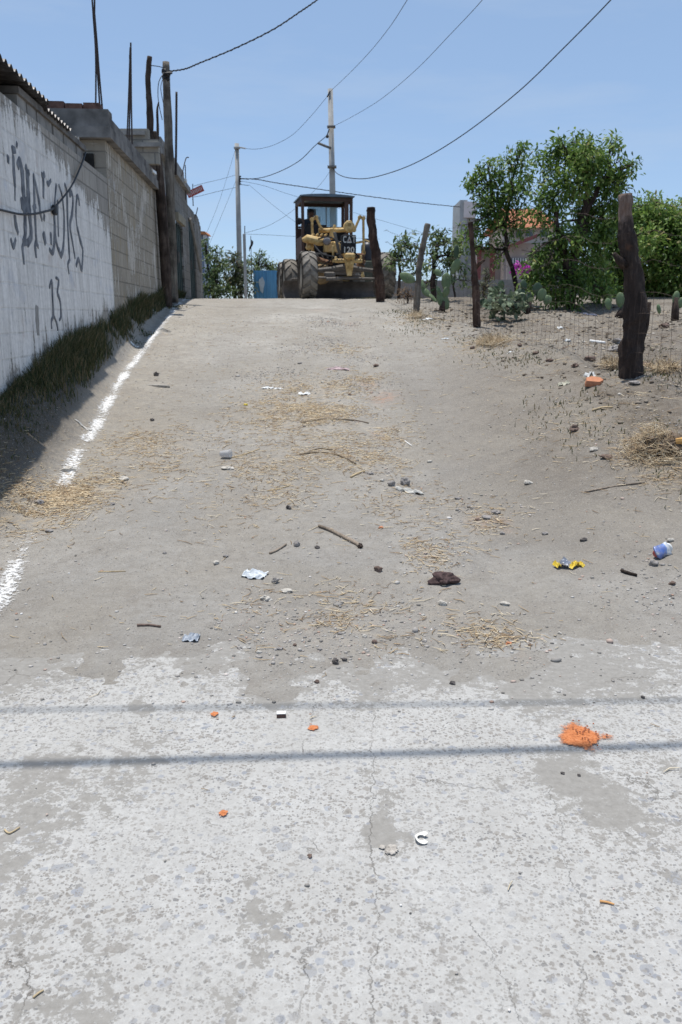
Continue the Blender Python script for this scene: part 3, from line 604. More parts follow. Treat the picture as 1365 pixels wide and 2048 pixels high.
GR = [(.05, [(108, 205), (112, 320)]), (.06, [(180, 200), (190, 440), (203, 640)]), (.022, [(203, 600), (205, 830)]), (.06, [(200, 1020), (215, 1150), (250, 1280)]), (.04, [(145, 1340), (180, 1460), (215, 1350)]), (.035, [(232, 30), (224, 100)]), (.06, [(160, 130), (212, 140)]),
 (.085, [(240, 375), (265, 290), (300, 420), (318, 700), (335, 900), (345, 1250), (330, 1390)]), (.045, [(330, 1380), (308, 1470), (318, 1580), (328, 1700)]), (.085, [(345, 350), (370, 460), (385, 750), (400, 1000), (425, 1300), (370, 1420)]), (.11, [(285, 870), (350, 880), (415, 900)]), (.10, [(320, 800), (340, 1000)]), (.05, [(400, 440), (360, 470)]), (.06, [(310, 1390), (385, 1400)]),
 (.05, [(458, 470), (466, 700), (475, 1000), (497, 1380), (525, 1460)]), (.05, [(452, 460), (490, 620), (530, 830), (550, 1000), (575, 1100)]), (.05, [(492, 1390), (480, 1460), (495, 1610)]), (.045, [(450, 930), (490, 900)]),
 (.05, [(565, 470), (590, 520), (592, 790)]), (.05, [(610, 460), (588, 500)]), (.075, [(590, 1260), (622, 1425)]), (.035, [(605, 1010), (600, 1100)]), (.04, [(640, 560), (655, 605), (695, 550)]), (.05, [(692, 1260), (700, 1430)]), (.05, [(672, 1490), (715, 1540), (742, 1380), (738, 1000)]),
 (.045, [(768, 600), (745, 900), (748, 1150), (770, 1400), (830, 1570), (865, 1450), (876, 1100), (850, 780), (800, 610)]), (.03, [(785, 820), (797, 1320)]), (.05, [(800, 1480), (832, 1580), (862, 1470)]),
 (.05, [(880, 600), (912, 720), (922, 1100), (942, 1500), (952, 1650)]), (.035, [(950, 1640), (926, 1700), (942, 1830)]), (.05, [(950, 740), (966, 700), (995, 800), (985, 1000), (955, 1170), (990, 1400), (1025, 1620)]), (.06, [(945, 745), (975, 720)]),
 (.04, [(1082, 900), (1075, 810), (1050, 770), (1036, 1000), (1050, 1180)]), (.06, [(1050, 1180), (1090, 1350), (1132, 1500)]), (.05, [(1132, 1500), (1115, 1770), (1072, 1630), (1038, 1720)])]
G2 = [(.035, [(612, 470), (640, 380), (650, 560), (660, 800), (637, 880), (642, 980)]), (.03, [(660, 810), (700, 900), (716, 1000)]), (.035, [(690, 345), (728, 380), (712, 530), (745, 640), (756, 820), (735, 870)]), (.03, [(715, 540), (745, 620)])]
mb = MB(); k = 0
for wd, ps in GR: stroke(mb, ps, wd, fa, k*.00007); k += 1
part('graffiti', mb, INK, t, label='black gothic lettering sprayed on the whitewash')
mb = MB()
for wd, ps in G2: stroke(mb, ps, wd, fb, k*.00007); k += 1
part('graffiti', mb, INK, t, label='number 13 sprayed in thin strokes low on the whitewash')
mb = MB(); stroke(mb, [(458, 690), (462, 860), (475, 1060)], .085, fb, 0); part('bare_strip', mb, CONC, t)
# sagging black cable across the wall, with its clip
def cat(pts, n=10):
    q = [Vector(p) for p in pts]; r = []
    for i in range(len(q)-1):
        p0 = q[max(i-1, 0)]; p3 = q[min(i+2, len(q)-1)]
        for k in range(n):
            tt = k/n; r.append(0.5*((2*q[i])+(q[i+1]-p0)*tt+(2*p0-5*q[i]+4*q[i+1]-p3)*tt*tt+(3*q[i]-p0-3*q[i+1]+p3)*tt**3))
    r.append(q[-1]); return r
BLACK = simple('black_rubber', (.02, .02, .022), .6, .4, .2)
mb = MB(); mb.tube(cat([onwall(-30, 414)+WN*.03, onwall(0, 421)+WN*.03, onwall(30, 428)+WN*.04, onwall(55, 428)+WN*.05, onwall(80, 423)+WN*.05, onwall(104, 414)+WN*.03, onwall(135, 374)+WN*.04, onwall(158, 330)+WN*.03, onwall(170, 305)+WN*.01]), .011, 6)
ct = thing('wall_cable', 'thin black cable drooping across the graffiti wall', 'cable', onwall(104, 414)+WN*.03)
part('cable', mb, BLACK, ct)
mb = MB(); mb.box(onwall(104, 420)+WN*.03, (.04, .09, .10), None, .012); part('clip', mb, BLACK, ct)
# grey block building with heavy slab edge
t = thing('block_building', 'grey unfinished block building with a thick slab edge and bare reinforcing rods', 'building', WP(14, 0, 1.5))
mb = MB(); wbox(mb, 12.3, 17.85, -.15, 0, .9, 3.80); wbox(mb, 12.3, 12.45, -4.2, -.153, 2.6, 3.80); part('wall', mb, BLOCK, t)
mb = MB(); wbox(mb, 12.14, 17.9, -4.2, .11, 3.803, 3.95); wbox(mb, 12.46, 17.88, -.14, .09, 3.953, 4.09); wbox(mb, 12.18, 12.455, -1.3, .09, 3.953, 4.17); part('slab_edge', mb, simple('stained_slab', (.17, .16, .15), .95, .2, .55, 3.0, .012), t)
mb = MB()
for i in range(5): wbox(mb, 12.20, 12.40, -1.2+i*.24, -1.2+i*.24+.22, 4.173, 4.24+.012*(i % 3))
part('brick_row', mb, simple('sooty_brick', (.13, .075, .06), .95, .2, .5, 12, .01), t)
mb = MB(); wbox(mb, 12.23, 12.297, -1.4, -.5, 3.0, 3.66); part('wall_panel', mb, TAN, t)
mb = MB(); wbox(mb, 12.25, 12.298, -.45, -.16, 3.31, 3.62); part('opening', mb, simple('dark_recess', (.03, .028, .025), .95, .1, .3), t)
mb = MB(); mb.tube(cat([WP(12.13, -.35, 3.8), WP(11.8, -.45, 3.55), WP(11.45, -.3, 3.32)]), .014, 6); mb.tube([WP(12.13, -.32, 3.8), WP(12.0, -.3, 3.32)], .014, 6); part('stay_wire', mb, CONC, t)
ROD = simple('rusty_rod', (.05, .04, .038), .8, .3, .4)
def rods(par, lst):
    for ps in lst:
        mb = MB(); mb.tube(cat(ps, 5), .013, 6); part('rebar', mb, ROD, par)
rods(t, [[P(192, 216, 12.4), P(192, 110, 12.4), P(187, 30, 12.35), P(182, -40, 12.3)], [P(201, 226, 12.6), P(196, 150, 12.5), P(190, 60, 12.45), P(190, -40, 12.4)], [P(207, 236, 12.7), P(200, 160, 12.6), P(194, 80, 12.5), P(189, 20, 12.5)]])
rods(t, [[P(254, 292, 13.9), P(258, 190, 13.9), P(261, 95, 13.8)], [P(265, 304, 14.3), P(263, 190, 14.1), P(262, 85, 13.9)], [P(258, 296, 14.1), P(261, 180, 14.0), P(260, 110, 13.9)]])
mb = MB(); mb.box(P(301, 344, 16.4)+Vector((0, 0, 0)), (.17, .3, .05)); part('ledge_glint', mb, simple('ledge_glint_white', (.75, .76, .75), .4, .5, .05), t)  # white box painted as the bright reflection off the parapet ledge
# block-walled upper room set back on the roof of the grey building
t = thing('rooftop_room', 'unfinished pale block room standing on the roof behind the rods', 'room', P(272, 340, 16.0))
m = M('pale_block', .95, .2); q = m.wco(); v = m.n('ShaderNodeCombineXYZ', {0: m.sep(q, 0), 1: m.sep(q, 2), 2: 0.0})
br = m.n('ShaderNodeTexBrick', {'Vector': v, 'Scale': 1.0, 'Color1': (.34, .31, .26, 1), 'Color2': (.26, .24, .205, 1), 'Mortar': (.17, .16, .145, 1), 'Mortar Size': .012, 'Brick Width': .42, 'Row Height': .215})
m.col(m.mx(m.ramp(m.noise(q, 5, 5), (.45, 0), (.7, .6)), br, (.17, .155, .135))); m.bump(m.noise(q, 20, 4), .01); PALEB = m.m
mb = MB(); a = P(232, 257, 16.0); b = P(296, 257, 16.0); b2 = P(318, 278, 16.0)
for (x0, x1, z1) in ((a.x-1.4, b.x, a.z), (b.x+.002, b2.x-.02, b2.z)): mb.box(((x0+x1)/2, 16.08, (4.11+z1)/2), (x1-x0, .15, z1-4.11))
mb.box((a.x-1.3, 16.8, 4.6), (.15, 1.25, .8)); part('wall', mb, PALEB, t)
mb = MB(); mb.box(((a.x+b.x)/2-.3, 15.98, 4.62), (b.x-a.x+.5, .1, .07)); mb.box((b2.x-.22, 15.96, 4.42), (.5, .1, .07)); part('ledge', mb, CONC, t)
# third building with the two green gates
t = thing('gate_house', 'dark grey block house with two tall green metal gates at the end of the wall', 'house', WP(21, 0, 1.9))
mb = MB()
for (s0, s1, z0, z1) in ((17.93, 20.44, .9, 4.62), (20.442, 22.05, 3.85, 4.62), (22.052, 23.6, .9, 4.62), (23.602, 25.42, 4.02, 4.35), (25.422, 27.6, .9, 4.12)):
    wbox(mb, s0, s1, -.16, 0, z0, z1)
wbox(mb, 17.95, 27.6, -4.0, -3.85, .9, 4.3); wbox(mb, 27.45, 27.6, -3.8, -.163, .9, 4.1)
for i in range(5): wbox(mb, 26.1+i*.3, 26.1+i*.3+.296, -.16, 0, 4.123, 4.42-.05*i*i*.25-.04)
part('wall', mb, BLOCK2, t)
mb = MB(); wbox(mb, 17.92, 23.6, -4.0, .10, 4.623, 4.76); wbox(mb, 17.95, 22.3, -.5, .07, 4.763, 4.95); part('slab_edge', mb, CONC, t)
mb = MB(); wbox(mb, 20.46, 22.04, .003, .09, 3.62, 3.80); part('lintel', mb, TAN, t)
m = M('green_sheet_metal', .55, .4); f = m.noise(m.wco(), 3, 5); m.col(m.ramp(f, (.3, (.030, .050, .045)), (.7, (.055, .080, .072)))); GREEN = m.m
for (s0, s1, z1) in ((20.45, 22.04, 3.62), (23.61, 25.41, 4.0)):
    mb = MB(); wbox(mb, s0, s1, -.10, -.07, 1.4, z1)
    for i in range(5): s = s0+.03+(s1-s0-.1)*i/4; wbox(mb, s, s+.05, -.068, -.045, 1.4, z1)
    gt = part('gate', mb, GREEN, t)
    mb = MB(); wbox(mb, s0+.65, s0+.70, -.043, -.0, 2.7, 2.95); part('handle', mb, DARKC, gt)
mb = MB(); a = WP(23.7, .05, 4.0); b = WP(25.6, .12, 2.7); mb.tube([a, b], .04, 6); part('brace', mb, CONC, t)
mb = MB(); wbox(mb, 22.0, 22.2, -.1, .15, 4.70, 4.77); part('ledge_glint', mb, simple('ledge_glint_pale', (.7, .7, .66), .5, .4, .05), t)  # pale box stands in for light reflecting off the roof ledge
mb = MB(); wbox(mb, 18.2, 19.6, .003, .006, 2.0, 4.0); part('painted_panel', mb, simple('blue_violet_paint', (.17, .18, .27), .8, .3, .5, 5), t)
rods(t, [[P(372, 400, 23.0), P(372, 365, 23.0), P(371, 330, 23.0)], [P(386, 400, 24.5), P(386, 368, 24.5)], [P(392, 432, 25.8), P(396, 415, 25.8)], [P(364, 352, 21), P(372, 318, 21.2), P(378, 315, 21.2)]])
# red sign on the roof edge
t = thing('roof_sign', 'small tilted red and white signboard fixed to the roof edge above the gates', 'sign', P(388, 386, 24.2))
c = P(391, 383, 24.2); ax = (P(407, 376, 24.2)-P(376, 391, 24.2)); L = ax.length; ang = math.atan2(ax.z, ax.x); R = Matrix.Rotation(-ang, 3, 'Y')
mb = MB(); mb.box(c, (L, .03, .17), R); part('board', mb, simple('faded_red', (.36, .075, .06), .7, .3, .2), t)
mb = MB()
for i in range(9): mb.box(c+R @ Vector((-L*.40+L*.1*i, -.0165, 0)), (.018, .003, .11 if i % 2 else .08), R)
part('lettering', mb, simple('sign_white', (.62, .56, .54), .7, .3, .1), t)
mb = MB(); mb.tube([P(386, 392, 24.23), P(387, 412, 24.23)], .015, 6); part('bracket', mb, DARKC, t)
# far pale-blue house beyond the gate house
t = thing('blue_house', 'small pale blue house with an orange tiled eave past the gate house', 'house', P(400, 588, 36))
a, b = P(399, 470, 36), P(411, 470, 36)
mb = MB(); mb.box((b.x-1.3, 36.5, 3.0), (2.6, .8, 3.4)); part('wall', mb, simple('pale_blue_paint', (.27, .34, .50), .85, .3, .12), t)
mb = MB(); mb.box((b.x-.03, 36.06, 3.0), (.12, .1, 3.38)); mb.box((b.x-.20, 36.07, 3.0), (.05, .1, 3.38)); part('pilaster', mb, simple('white_trim', (.62, .64, .68), .8, .3, .05), t)
mb = MB(); mb.prism([(b.x-2.8, 35.8, 4.70), (b.x+.10, 35.8, 4.70), (b.x+.02, 35.8, 4.80), (b.x-2.8, 35.8, 4.95)], (0, 1.2, 0)); part('roof', mb, simple('orange_tile', (.48, .19, .08), .85, .25, .3, 20, .02), t)
# ---------------------------------------------------------------- wooden poles
WOOD = None
def woodmat(name, c1, c2, c3, sc=1.0):
    m = M(name, .9, .2); p = m.co(); v = m.n('ShaderNodeMapping', {'Vector': p, 'Scale': (9*sc, 9*sc, 1.1*sc)})
    f = m.noise(v, 2.2, 7, .7, .5); g_ = m.noise(p, 3.0, 4)
    c = m.ramp(f, (.3, c1), (.52, c2), (.75, c3)); c = m.mx(m.ramp(g_, (.42, 0), (.62, .75)), c, tuple(x*.5 for x in c1)); m.col(c)
    m.bump(m.ma('ADD', f, m.ma('MULTIPLY', m.noise(p, 34*sc, 4, .7), .35)), .03/sc, 1.0); return m.m
GREYW = woodmat('weathered_wood', (.085, .07, .057), (.20, .175, .145), (.33, .295, .25))
DARKW = woodmat('dark_wood', (.03, .022, .018), (.085, .062, .05), (.19, .15, .125))
def pole(name, label, pts, rads, mat, group=None, n=12, rough=.08, seed=0):
    q = cat(pts, 6); rr = np.interp(np.linspace(0, 1, len(q)), np.linspace(0, 1, len(rads)), rads)
    t = thing(name, label, 'pole', Vector(pts[0])); mb = MB(); mb.tube(q, list(rr), n, True, seed, rough); part('shaft', mb, mat, t, True); return t
b = P(346, 585, 18.0); b.z = 1.7
mp = pole('wooden_pole', 'tall weathered wooden utility pole standing against the block wall', [b, P(343, 480, 18.0), P(340, 350, 18), P(336, 230, 18), P(332, 124, 18)], [.105, .10, .09, .078, .066], GREYW, seed=1)
top = P(333, 140, 18)
mb = MB()
for (du, dv, r) in ((-4, 2, .045), (5, 8, .04), (-3, 14, .04), (4, 18, .035)): mb.blob(P(333+du, 140+dv, 17.93), (r, r, r*1.3), du, .3)
mb.tube([P(326, 147, 17.9), P(345, 146, 17.9)], .02, 6); part('insulators', mb, BLACK, mp)
mb = MB(); mb.tube(cat([P(329, 145, 17.9), P(318, 165, 17.8), P(317, 200, 17.8), P(325, 240, 17.8)]), .008, 5); mb.tube(cat([P(330, 150, 17.9), P(322, 175, 17.8), P(329, 215, 17.85)]), .007, 5); part('loose_wire', mb, BLACK, mp)
pole('wooden_pole', 'dark twisted wooden pole rising from the roof behind the parapet', [P(304, 352, 16.9), P(302, 290, 16.9), P(300, 215, 16.9), P(296, 160, 16.9), P(300, 113, 16.9)], [.075, .075, .06, .05, .048], DARKW, seed=2, rough=.15)
b = P(334, 570, 17.2); b.z = 1.5
pole('wooden_pole', 'dark leaning timber propped against the wall beside the tall pole', [b, P(327, 470, 17.1), P(320, 370, 17.05), P(314, 300, 17.05), P(309, 262, 17.0)], [.10, .10, .095, .07, .03], DARKW, seed=3)
pole('branch_pole', 'thin crooked stick standing upright between the roof pole and the utility pole', [P(315, 320, 17.3), P(316, 260, 17.3), P(315, 222, 17.3), P(318, 204, 17.3)], [.03, .028, .022, .012], DARKW, seed=4, n=8)
pole('metal_pole', 'thin dark metal pipe standing on the roof past the utility pole', [P(352, 350, 20), P(353, 260, 20), P(353.5, 184, 20)], [.028, .027, .026], ROD, seed=5, n=8, rough=0)
# concrete utility poles farther up the street
PC = simple('pole_concrete', (.34, .335, .32), .9, .25, .18, 3.0, .004)
def cpole(label, u0, u1, v1, Y, r0, r1):
    b = P(u0, 590, Y); b.z = gz(b.x, Y)-.2; t = thing('concrete_pole', label, 'utility pole', b)
    mb = MB(); mb.tube([b, P((u0*.5+u1*.5), (590+v1)/2, Y), P(u1, v1, Y)], [r0, (r0+r1)/2, r1], 12); part('shaft', mb, PC, t, True); return t
A = cpole('slim concrete utility pole rising above the bushes left of the grader', 481, 474, 287, 40, .125, .095)
mb = MB(); mb.box(P(474.5, 296, 39.9), (.26, .2, .07)); mb.tube([P(476, 294, 39.85), P(492, 297, 39.85)], .03, 6); part('crossarm', mb, PC, A)
mb = MB(); mb.tube([P(480, 352, 39.8), P(480, 370, 39.8)], .03, 6)
for v in (353, 358, 363, 368): mb.lathe([(.03, -.03), (.05, 0), (.03, .03)], P(481, v, 39.75), 8)
for v in (357, 369): mb.tube([P(482, v, 39.75), P(498, v+2, 39.75)], .012, 5)
part('insulator_rack', mb, BLACK, A)
B = cpole('tall concrete utility pole standing behind the grader', 670, 661, 178, 36, .145, .10)
mb = MB(); mb.tube([P(663, 297, 35.9), P(636, 286, 35.9)], .05, 8); part('bracket_arm', mb, DARKC, B)
mb = MB(); mb.tube([P(661, 182, 35.85), P(655, 194, 35.85)], .03, 6); part('bracket', mb, BLACK, B)
mb = MB(); mb.tube([P(655, 270, 35.85), P(659, 258, 35.85)], .025, 6); mb.lathe([(.04, -.06), (.07, 0), (.04, .06)], P(655, 273, 35.85), 8); part('insulator', mb, BLACK, B)
mb = MB(); mb.box(P(664.5, 334, 35.85), (.36, .36, .06)); part('band', mb, DARKC, B)
mb = MB(); mb.box(P(663, 254, 35.85), (.33, .33, .05)); part('band', mb, DARKC, B)
b = P(491, 590, 32); b.z = gz(b.x, 32)-.2; sp = thing('concrete_post', 'short pale concrete post with a thin rod on top beside the blue sheeting', 'post', b)
mb = MB(); mb.box((b+P(490, 468, 32))/2, (.10, .10, (P(490, 468, 32)-b).z), None, .008); part('shaft', mb, PC, sp)
mb = MB(); mb.tube([P(490, 469, 32), P(490, 452, 32)], .018, 6); part('rod', mb, ROD, sp)
# ---------------------------------------------------------------- wires: each its own thing
WIRE = simple('wire', (.03, .03, .034), .6, .3, .1)
def wire(label, pts, r, twist=0, name='cable'):
    q = cat(pts, 12); mb = MB(); mb.tube(q, r, 5)
    if twist:
        tw = []
        for i, p in enumerate(cat(pts, 40)): tw.append(p+Vector((0, math.cos(i*.8), math.sin(i*.8)))*r*1.1)
        mb.tube(tw, r*.6, 4)
    solo(name, mb, WIRE, q[0], label, 'cable')
L0 = P(335, 143, 18)
wire('thick twisted cable swooping up from the wooden utility pole across the sky', [L0, P(370, 138, 17.9), P(400, 126, 17.8), P(470, 97, 17.6), P(545, 60, 17.3), P(600, 24, 17.1), P(640, -4, 17), P(760, -95, 16.6), P(1100, -400, 16), P(1500, -700, 15)], .012, 1)
wire('thin wire climbing from the top of the tall concrete pole', [P(662, 182, 36), P(700, 146, 33), P(740, 104, 29), P(780, 54, 25), P(815, 0, 22), P(842, -40, 20), P(905, -140, 17), P(1000, -300, 14)], .008)
wire('faint wire crossing the sky from halfway up the tall concrete pole, middle of three', [P(664, 254, 36), P(700, 236, 33), P(760, 200, 29), P(830, 142, 25), P(900, 70, 22), P(965, 0, 19.5), P(1020, -75, 17.5), P(1120, -220, 15)], .007)
wire('heavy black cable sagging from the tall concrete pole, rising to the upper right', [P(666, 336, 36), P(676, 348, 35), P(700, 356, 34), P(740, 356, 33), P(800, 339, 31.5), P(860, 311, 30), P(940, 260, 28), P(1040, 181, 26), P(1130, 94, 24.5), P(1222, 0, 23), P(1320, -110, 21.5), P(1500, -320, 20)], .016)
wire('twisted bundle running from the slim pole behind the grader to the house on the right', [P(481, 357, 40), P(515, 359, 40.3), P(554, 366, 41), P(629, 377, 42), P(704, 388, 43.5), P(800, 401, 45), P(860, 408, 46), P(921, 414, 47)], .017, 1)
wire('cable sagging between the two concrete poles', [P(481, 358, 40), P(520, 356, 39.5), P(560, 343, 38.5), P(600, 321, 37.5), P(630, 292, 36.5), P(655, 271, 36)], .016)
wire('thin wire joining the tops of the two concrete poles', [P(491, 297, 40), P(515, 298, 39.5), P(548, 290, 39), P(585, 270, 38), P(620, 235, 37), P(656, 192, 36)], .008)
wire('thin wire from the slim pole down to the roof sign', [P(472, 350, 40), P(440, 359, 36), P(410, 366, 31), P(388, 372, 25)], .007)
wire('guy wire slanting from the slim pole top into the left bushes', [P(471, 300, 39.9), P(440, 400, 39), P(414, 465, 38.5)], .006)
wire('guy wire slanting from the middle of the slim pole into the left bushes', [P(472, 362, 39.9), P(440, 440, 39), P(420, 486, 38.5)], .006)
wire('thin wire dropping from the slim pole towards the grader cab', [P(498, 369, 39.7), P(540, 405, 38), P(580, 436, 37), P(612, 458, 36.5)], .006)
wire('thin wire climbing from the short concrete post to the tall pole', [P(491, 466, 32), P(540, 450, 33), P(590, 418, 34), P(640, 370, 35.5), P(662, 340, 36)], .006)
wire('lower thin wire running level from the short concrete post', [P(491, 468, 32), P(540, 470, 34), P(600, 473, 36), P(760, 478, 42)], .006)
wire('slack thin wire from the slim pole behind the cab', [P(482, 362, 39.8), P(530, 372, 40), P(590, 392, 41), P(760, 440, 46), P(860, 470, 50)], .007)
wire('service wire from the slim pole across to the left roofs', [P(472, 375, 39.9), P(440, 382, 36), P(400, 392, 30), P(388, 394, 25)], .008)
wire('thin link wire between the roof pole and the wooden utility pole', [P(303, 131, 16.9), P(318, 133, 17.4), P(329, 136, 17.9)], .008)
# cables overhead, out of the frame, whose shadows cross the concrete
def overhead(label, g0, g1, h, r):
    o = []
    for t_, sg in ((-5.5, .6), (-2, .15), (0, 0), (1, 0), (3, .15), (6.5, .6)):
        q = Vector(g0).lerp(Vector(g1), t_); o.append(q+SUN*((h+sg)/SUN.z))
    wire(label, o, r)
overhead('thick overhead cable whose dark shadow crosses the concrete', (-1.13, 2.47, 0), (1.18, 2.60, 0), 6.0, .018)
overhead('thin overhead cable whose faint shadow crosses the concrete', (-1.25, 2.86, 0), (1.3, 2.94, 0), 7.0, .010)
# ================================================================ ROAD GRADER (built in its own frame: x right, y rearwards, z up)
YEL = M('worn_yellow_paint', .55, .4); f = YEL.noise(YEL.co(), 7, 6, .7)
YEL.col(YEL.ramp(f, (.30, (.12, .065, .03)), (.42, (.42, .26, .085)), (.60, (.66, .47, .20)), (.8, (.62, .50, .33)))); YEL.bump(f, .006); YELM = YEL.m
def rubber(name, R):
    m = M(name, .95, .15); p = m.co(); y = m.sep(p, 1); z = m.sep(p, 2); r = m.ma('SQRT', m.ma('ADD', m.ma('MULTIPLY', y, y), m.ma('MULTIPLY', z, z)))
    f = m.noise(p, 9, 5, .65); d = m.ramp(m.ma('DIVIDE', r, R), (.90, 0), (.975, 1))
    c = m.mx(d, m.ramp(f, (.35, (.03, .028, .026)), (.7, (.085, .075, .065))), m.ramp(f, (.3, (.15, .135, .115)), (.7, (.30, .275, .24)))); m.col(c); m.bump(f, .008); return m.m
RUBF, RUBR = rubber('dusty_front_tyre', .60), rubber('dusty_rear_tyre', .63)
STEEL = simple('dusty_steel', (.14, .125, .11), .7, .4, .4, 6, .008)
RIMM = simple('pale_rim', (.30, .285, .25), .8, .3, .3, 5)
BROWN = simple('rusty_brown_paint', (.085, .05, .038), .7, .3, .3, 5)
NAVY = simple('blue_grey_roof', (.11, .15, .19), .6, .4, .2, 5)
DARK = simple('dark_interior', (.022, .022, .024), .8, .2, .3)
gp = Vector((0.13, 21.5, 0)); gp.z = ip(_R, 21.5)+.005
YAW = math.radians(10)
GT = thing('road_grader', 'old yellow road grader with a dark open cab, parked facing down the dirt track', 'road grader', gp, rz=YAW); GT.scale = (.955,)*3
def gpart(name, mb, mat, par=None, smooth=False, label=None): return part(name, mb, mat, par or GT, smooth, label, local=True)
def tyre_mb(R, W):
    mb = MB(); h = W/2; n = 40
    prof_ = [(R*.52, -h*.80), (R*.60, -h*.98), (R*.80, -h), (R*.93, -h*.90), (R*.955, -h*.5), (R*.96, 0), (R*.955, h*.5), (R*.93, h*.90), (R*.80, h), (R*.60, h*.98), (R*.52, h*.80)]
    mb.lathe(prof_, (0, 0, 0), n, 'x')
    N = 14
    for side in (-1, 1):
        for i in range(N):
            t0 = 2*math.pi*(i+(.5 if side > 0 else 0))/N; segs = []
            # chevron lug: from the centre line outward, swept round the tyre
            for k, (xx, dt, wd, r0, r1) in enumerate([(.02, 0, .11, .94, 1.0), (.45, .12, .125, .94, 1.0), (.86, .24, .14, .90, .985), (1.02, .28, .145, .78, .90)]):
                for (sgn, rr) in ((-1, r0), (1, r0), (1, r1), (-1, r1)):
                    a = t0+dt+sgn*wd; rq = R*rr
                    segs.append((side*xx*h, rq*math.cos(a), rq*math.sin(a)))
            fs = [(0, 1, 2, 3), (12, 15, 14, 13)]
            for k in range(3):
                for e in range(4): fs.append((4*k+e, 4*k+(e+1) % 4, 4*k+4+(e+1) % 4, 4*k+4+e))
            mb.add(segs, fs)
    return mb
def rim_mb(R, W, side):
    mb = MB(); h = W/2*side
    mb.lathe([(R*.535, h*.82), (R*.50, h*.80), (R*.46, h*.45), (R*.20, h*.40), (R*.18, h*.62), (R*.08, h*.66), (.0, h*.66)], (0, 0, 0), 24, 'x')
    mb.lathe([(R*.535, -h*.82), (R*.50, -h*.80), (R*.46, -h*.45), (.0, -h*.45)], (0, 0, 0), 24, 'x')
    for i in range(8):
        a = i*math.pi/4; mb.lathe([(R*.03, h*.40), (R*.03, h*.48), (0, h*.49)], (0, R*.33*math.cos(a), R*.33*math.sin(a)), 6, 'x')
    return mb
FR, FW, RR = .60, .40, .63
for (x, y, R, rot) in ((-1.02, 0, FR, .1), (1.02, 0, FR, .25), (-1.02, 4.10, RR, .0), (-1.02, 5.50, RR, .2), (1.02, 4.10, RR, .1), (1.02, 5.50, RR, .3)):
    wv_ = gpart('wheel', tyre_mb(R, FW), RUBF if R == FR else RUBR); wv_.location = (x, y, R-.02); wv_.rotation_euler = (rot, 0, 0)
    rm_ = gpart('rim', rim_mb(R, FW, -1 if x < 0 else 1), RIMM, wv_)
# front axle with leaning knuckles
mb = MB(); mb.tube([(-.86, 0, .70), (-.4, .02, .74), (0, .02, .80), (.4, .02, .74), (.86, 0, .70)], [.05, .065, .085, .065, .05], 8)
mb.box((-.84, 0, .66), (.10, .16, .34), None, .02); mb.box((.84, 0, .66), (.10, .16, .34), None, .02)
mb.tube([(-.80, -.14, .52), (.80, -.14, .50)], .028, 6); mb.box((-.45, -.09, .60), (.30, .12, .13), None, .03); mb.tube([(-.55, -.16, .48), (-.15, -.16, .50)], .05, 8)
gpart('front_axle', mb, STEEL)
# nose casting with its T-shaped tow bracket
mb = MB()
mb.box((.0, -.30, .93), (.74, .12, .10), None, .02)
mb.prism([(-.10, -.38, .90), (.14, -.38, .90), (.075, -.38, .56), (-.035, -.38, .56)], (0, .10, 0))
mb.box((.02, -.33, 1.04), (.26, .30, .16), None, .04); mb.prism([(-.14, -.36, 1.11), (.18, -.36, 1.11), (.12, -.36, 1.0), (-.08, -.36, 1.0)], (0, .3, 0))
mb.box((.33, -.30, 1.0), (.05, .08, .14), None, .01); mb.box((-.33, -.30, .98), (.06, .08, .10), None, .01)
gpart('nose', mb, YELM)
mb = MB(); mb.box((.02, -.18, 1.34), (.36, .30, .46), None, .02); sgn = gpart('nose_plate', mb, DARK)
def text(s, w_, h_, z, x, par, y=-.334):
    cu = bpy.data.curves.new('t', 'FONT'); cu.body = s; cu.align_x = 'CENTER'; cu.align_y = 'CENTER'; cu.size = 1; cu.extrude = .012; cu.offset = .018
    o = bpy.data.objects.new('t', cu); COL.objects.link(o); bpy.context.view_layer.update()
    me = bpy.data.meshes.new_from_object(o.evaluated_get(bpy.context.evaluated_depsgraph_get())); bpy.data.objects.remove(o)
    co = np.array([v.co for v in me.vertices]); mn, mxv = co.min(0), co.max(0)
    mb_ = MB(); mb_.add([(x+(c[0]-(mn[0]+mxv[0])/2)/(mxv[0]-mn[0])*w_, y-(c[2])*.15, z+(c[1]-(mn[1]+mxv[1])/2)/(mxv[1]-mn[1])*h_) for c in co], [tuple(p.vertices) for p in me.polygons])
    return mb_
PALEP = simple('faded_white_paint', (.55, .55, .52), .7, .3, .15, 20)
lt = text('C', .085, .17, 1.455, -.10, sgn); lt2 = text('T', .085, .17, 1.455, .14, sgn); lt.add(lt2.v, lt2.f)
lt.prism([(-.045, -.3345, 1.37), (.085, -.3345, 1.37), (.02, -.3345, 1.545)], (0, -.003, 0)); gpart('lettering', lt, PALEP, sgn)
mb = MB(); mb.prism([(-.018, -.3378, 1.405), (.058, -.3378, 1.405), (.02, -.3378, 1.48)], (0, -.002, 0)); gpart('triangle_mark', mb, simple('dull_red_mark', (.16, .08, .05), .7, .3, .2), sgn)
gpart('number', text('120', .27, .15, 1.20, .02, sgn), PALEP, sgn)
# main beam arching back to the cab
mb = MB()
for (a, b, w_, h_) in (((0, -.1, 1.22), (0, 1.3, 1.40), .24, .26), ((0, 1.28, 1.40), (0, 3.1, 1.50), .26, .28)):
    a = Vector(a); b = Vector(b); d = b-a; R_ = Matrix.Rotation(math.atan2(d.z, d.y), 3, 'X'); mb.box((a+b)/2, (w_, d.length+.05, h_), R_, .02)
gpart('frame', mb, YELM)
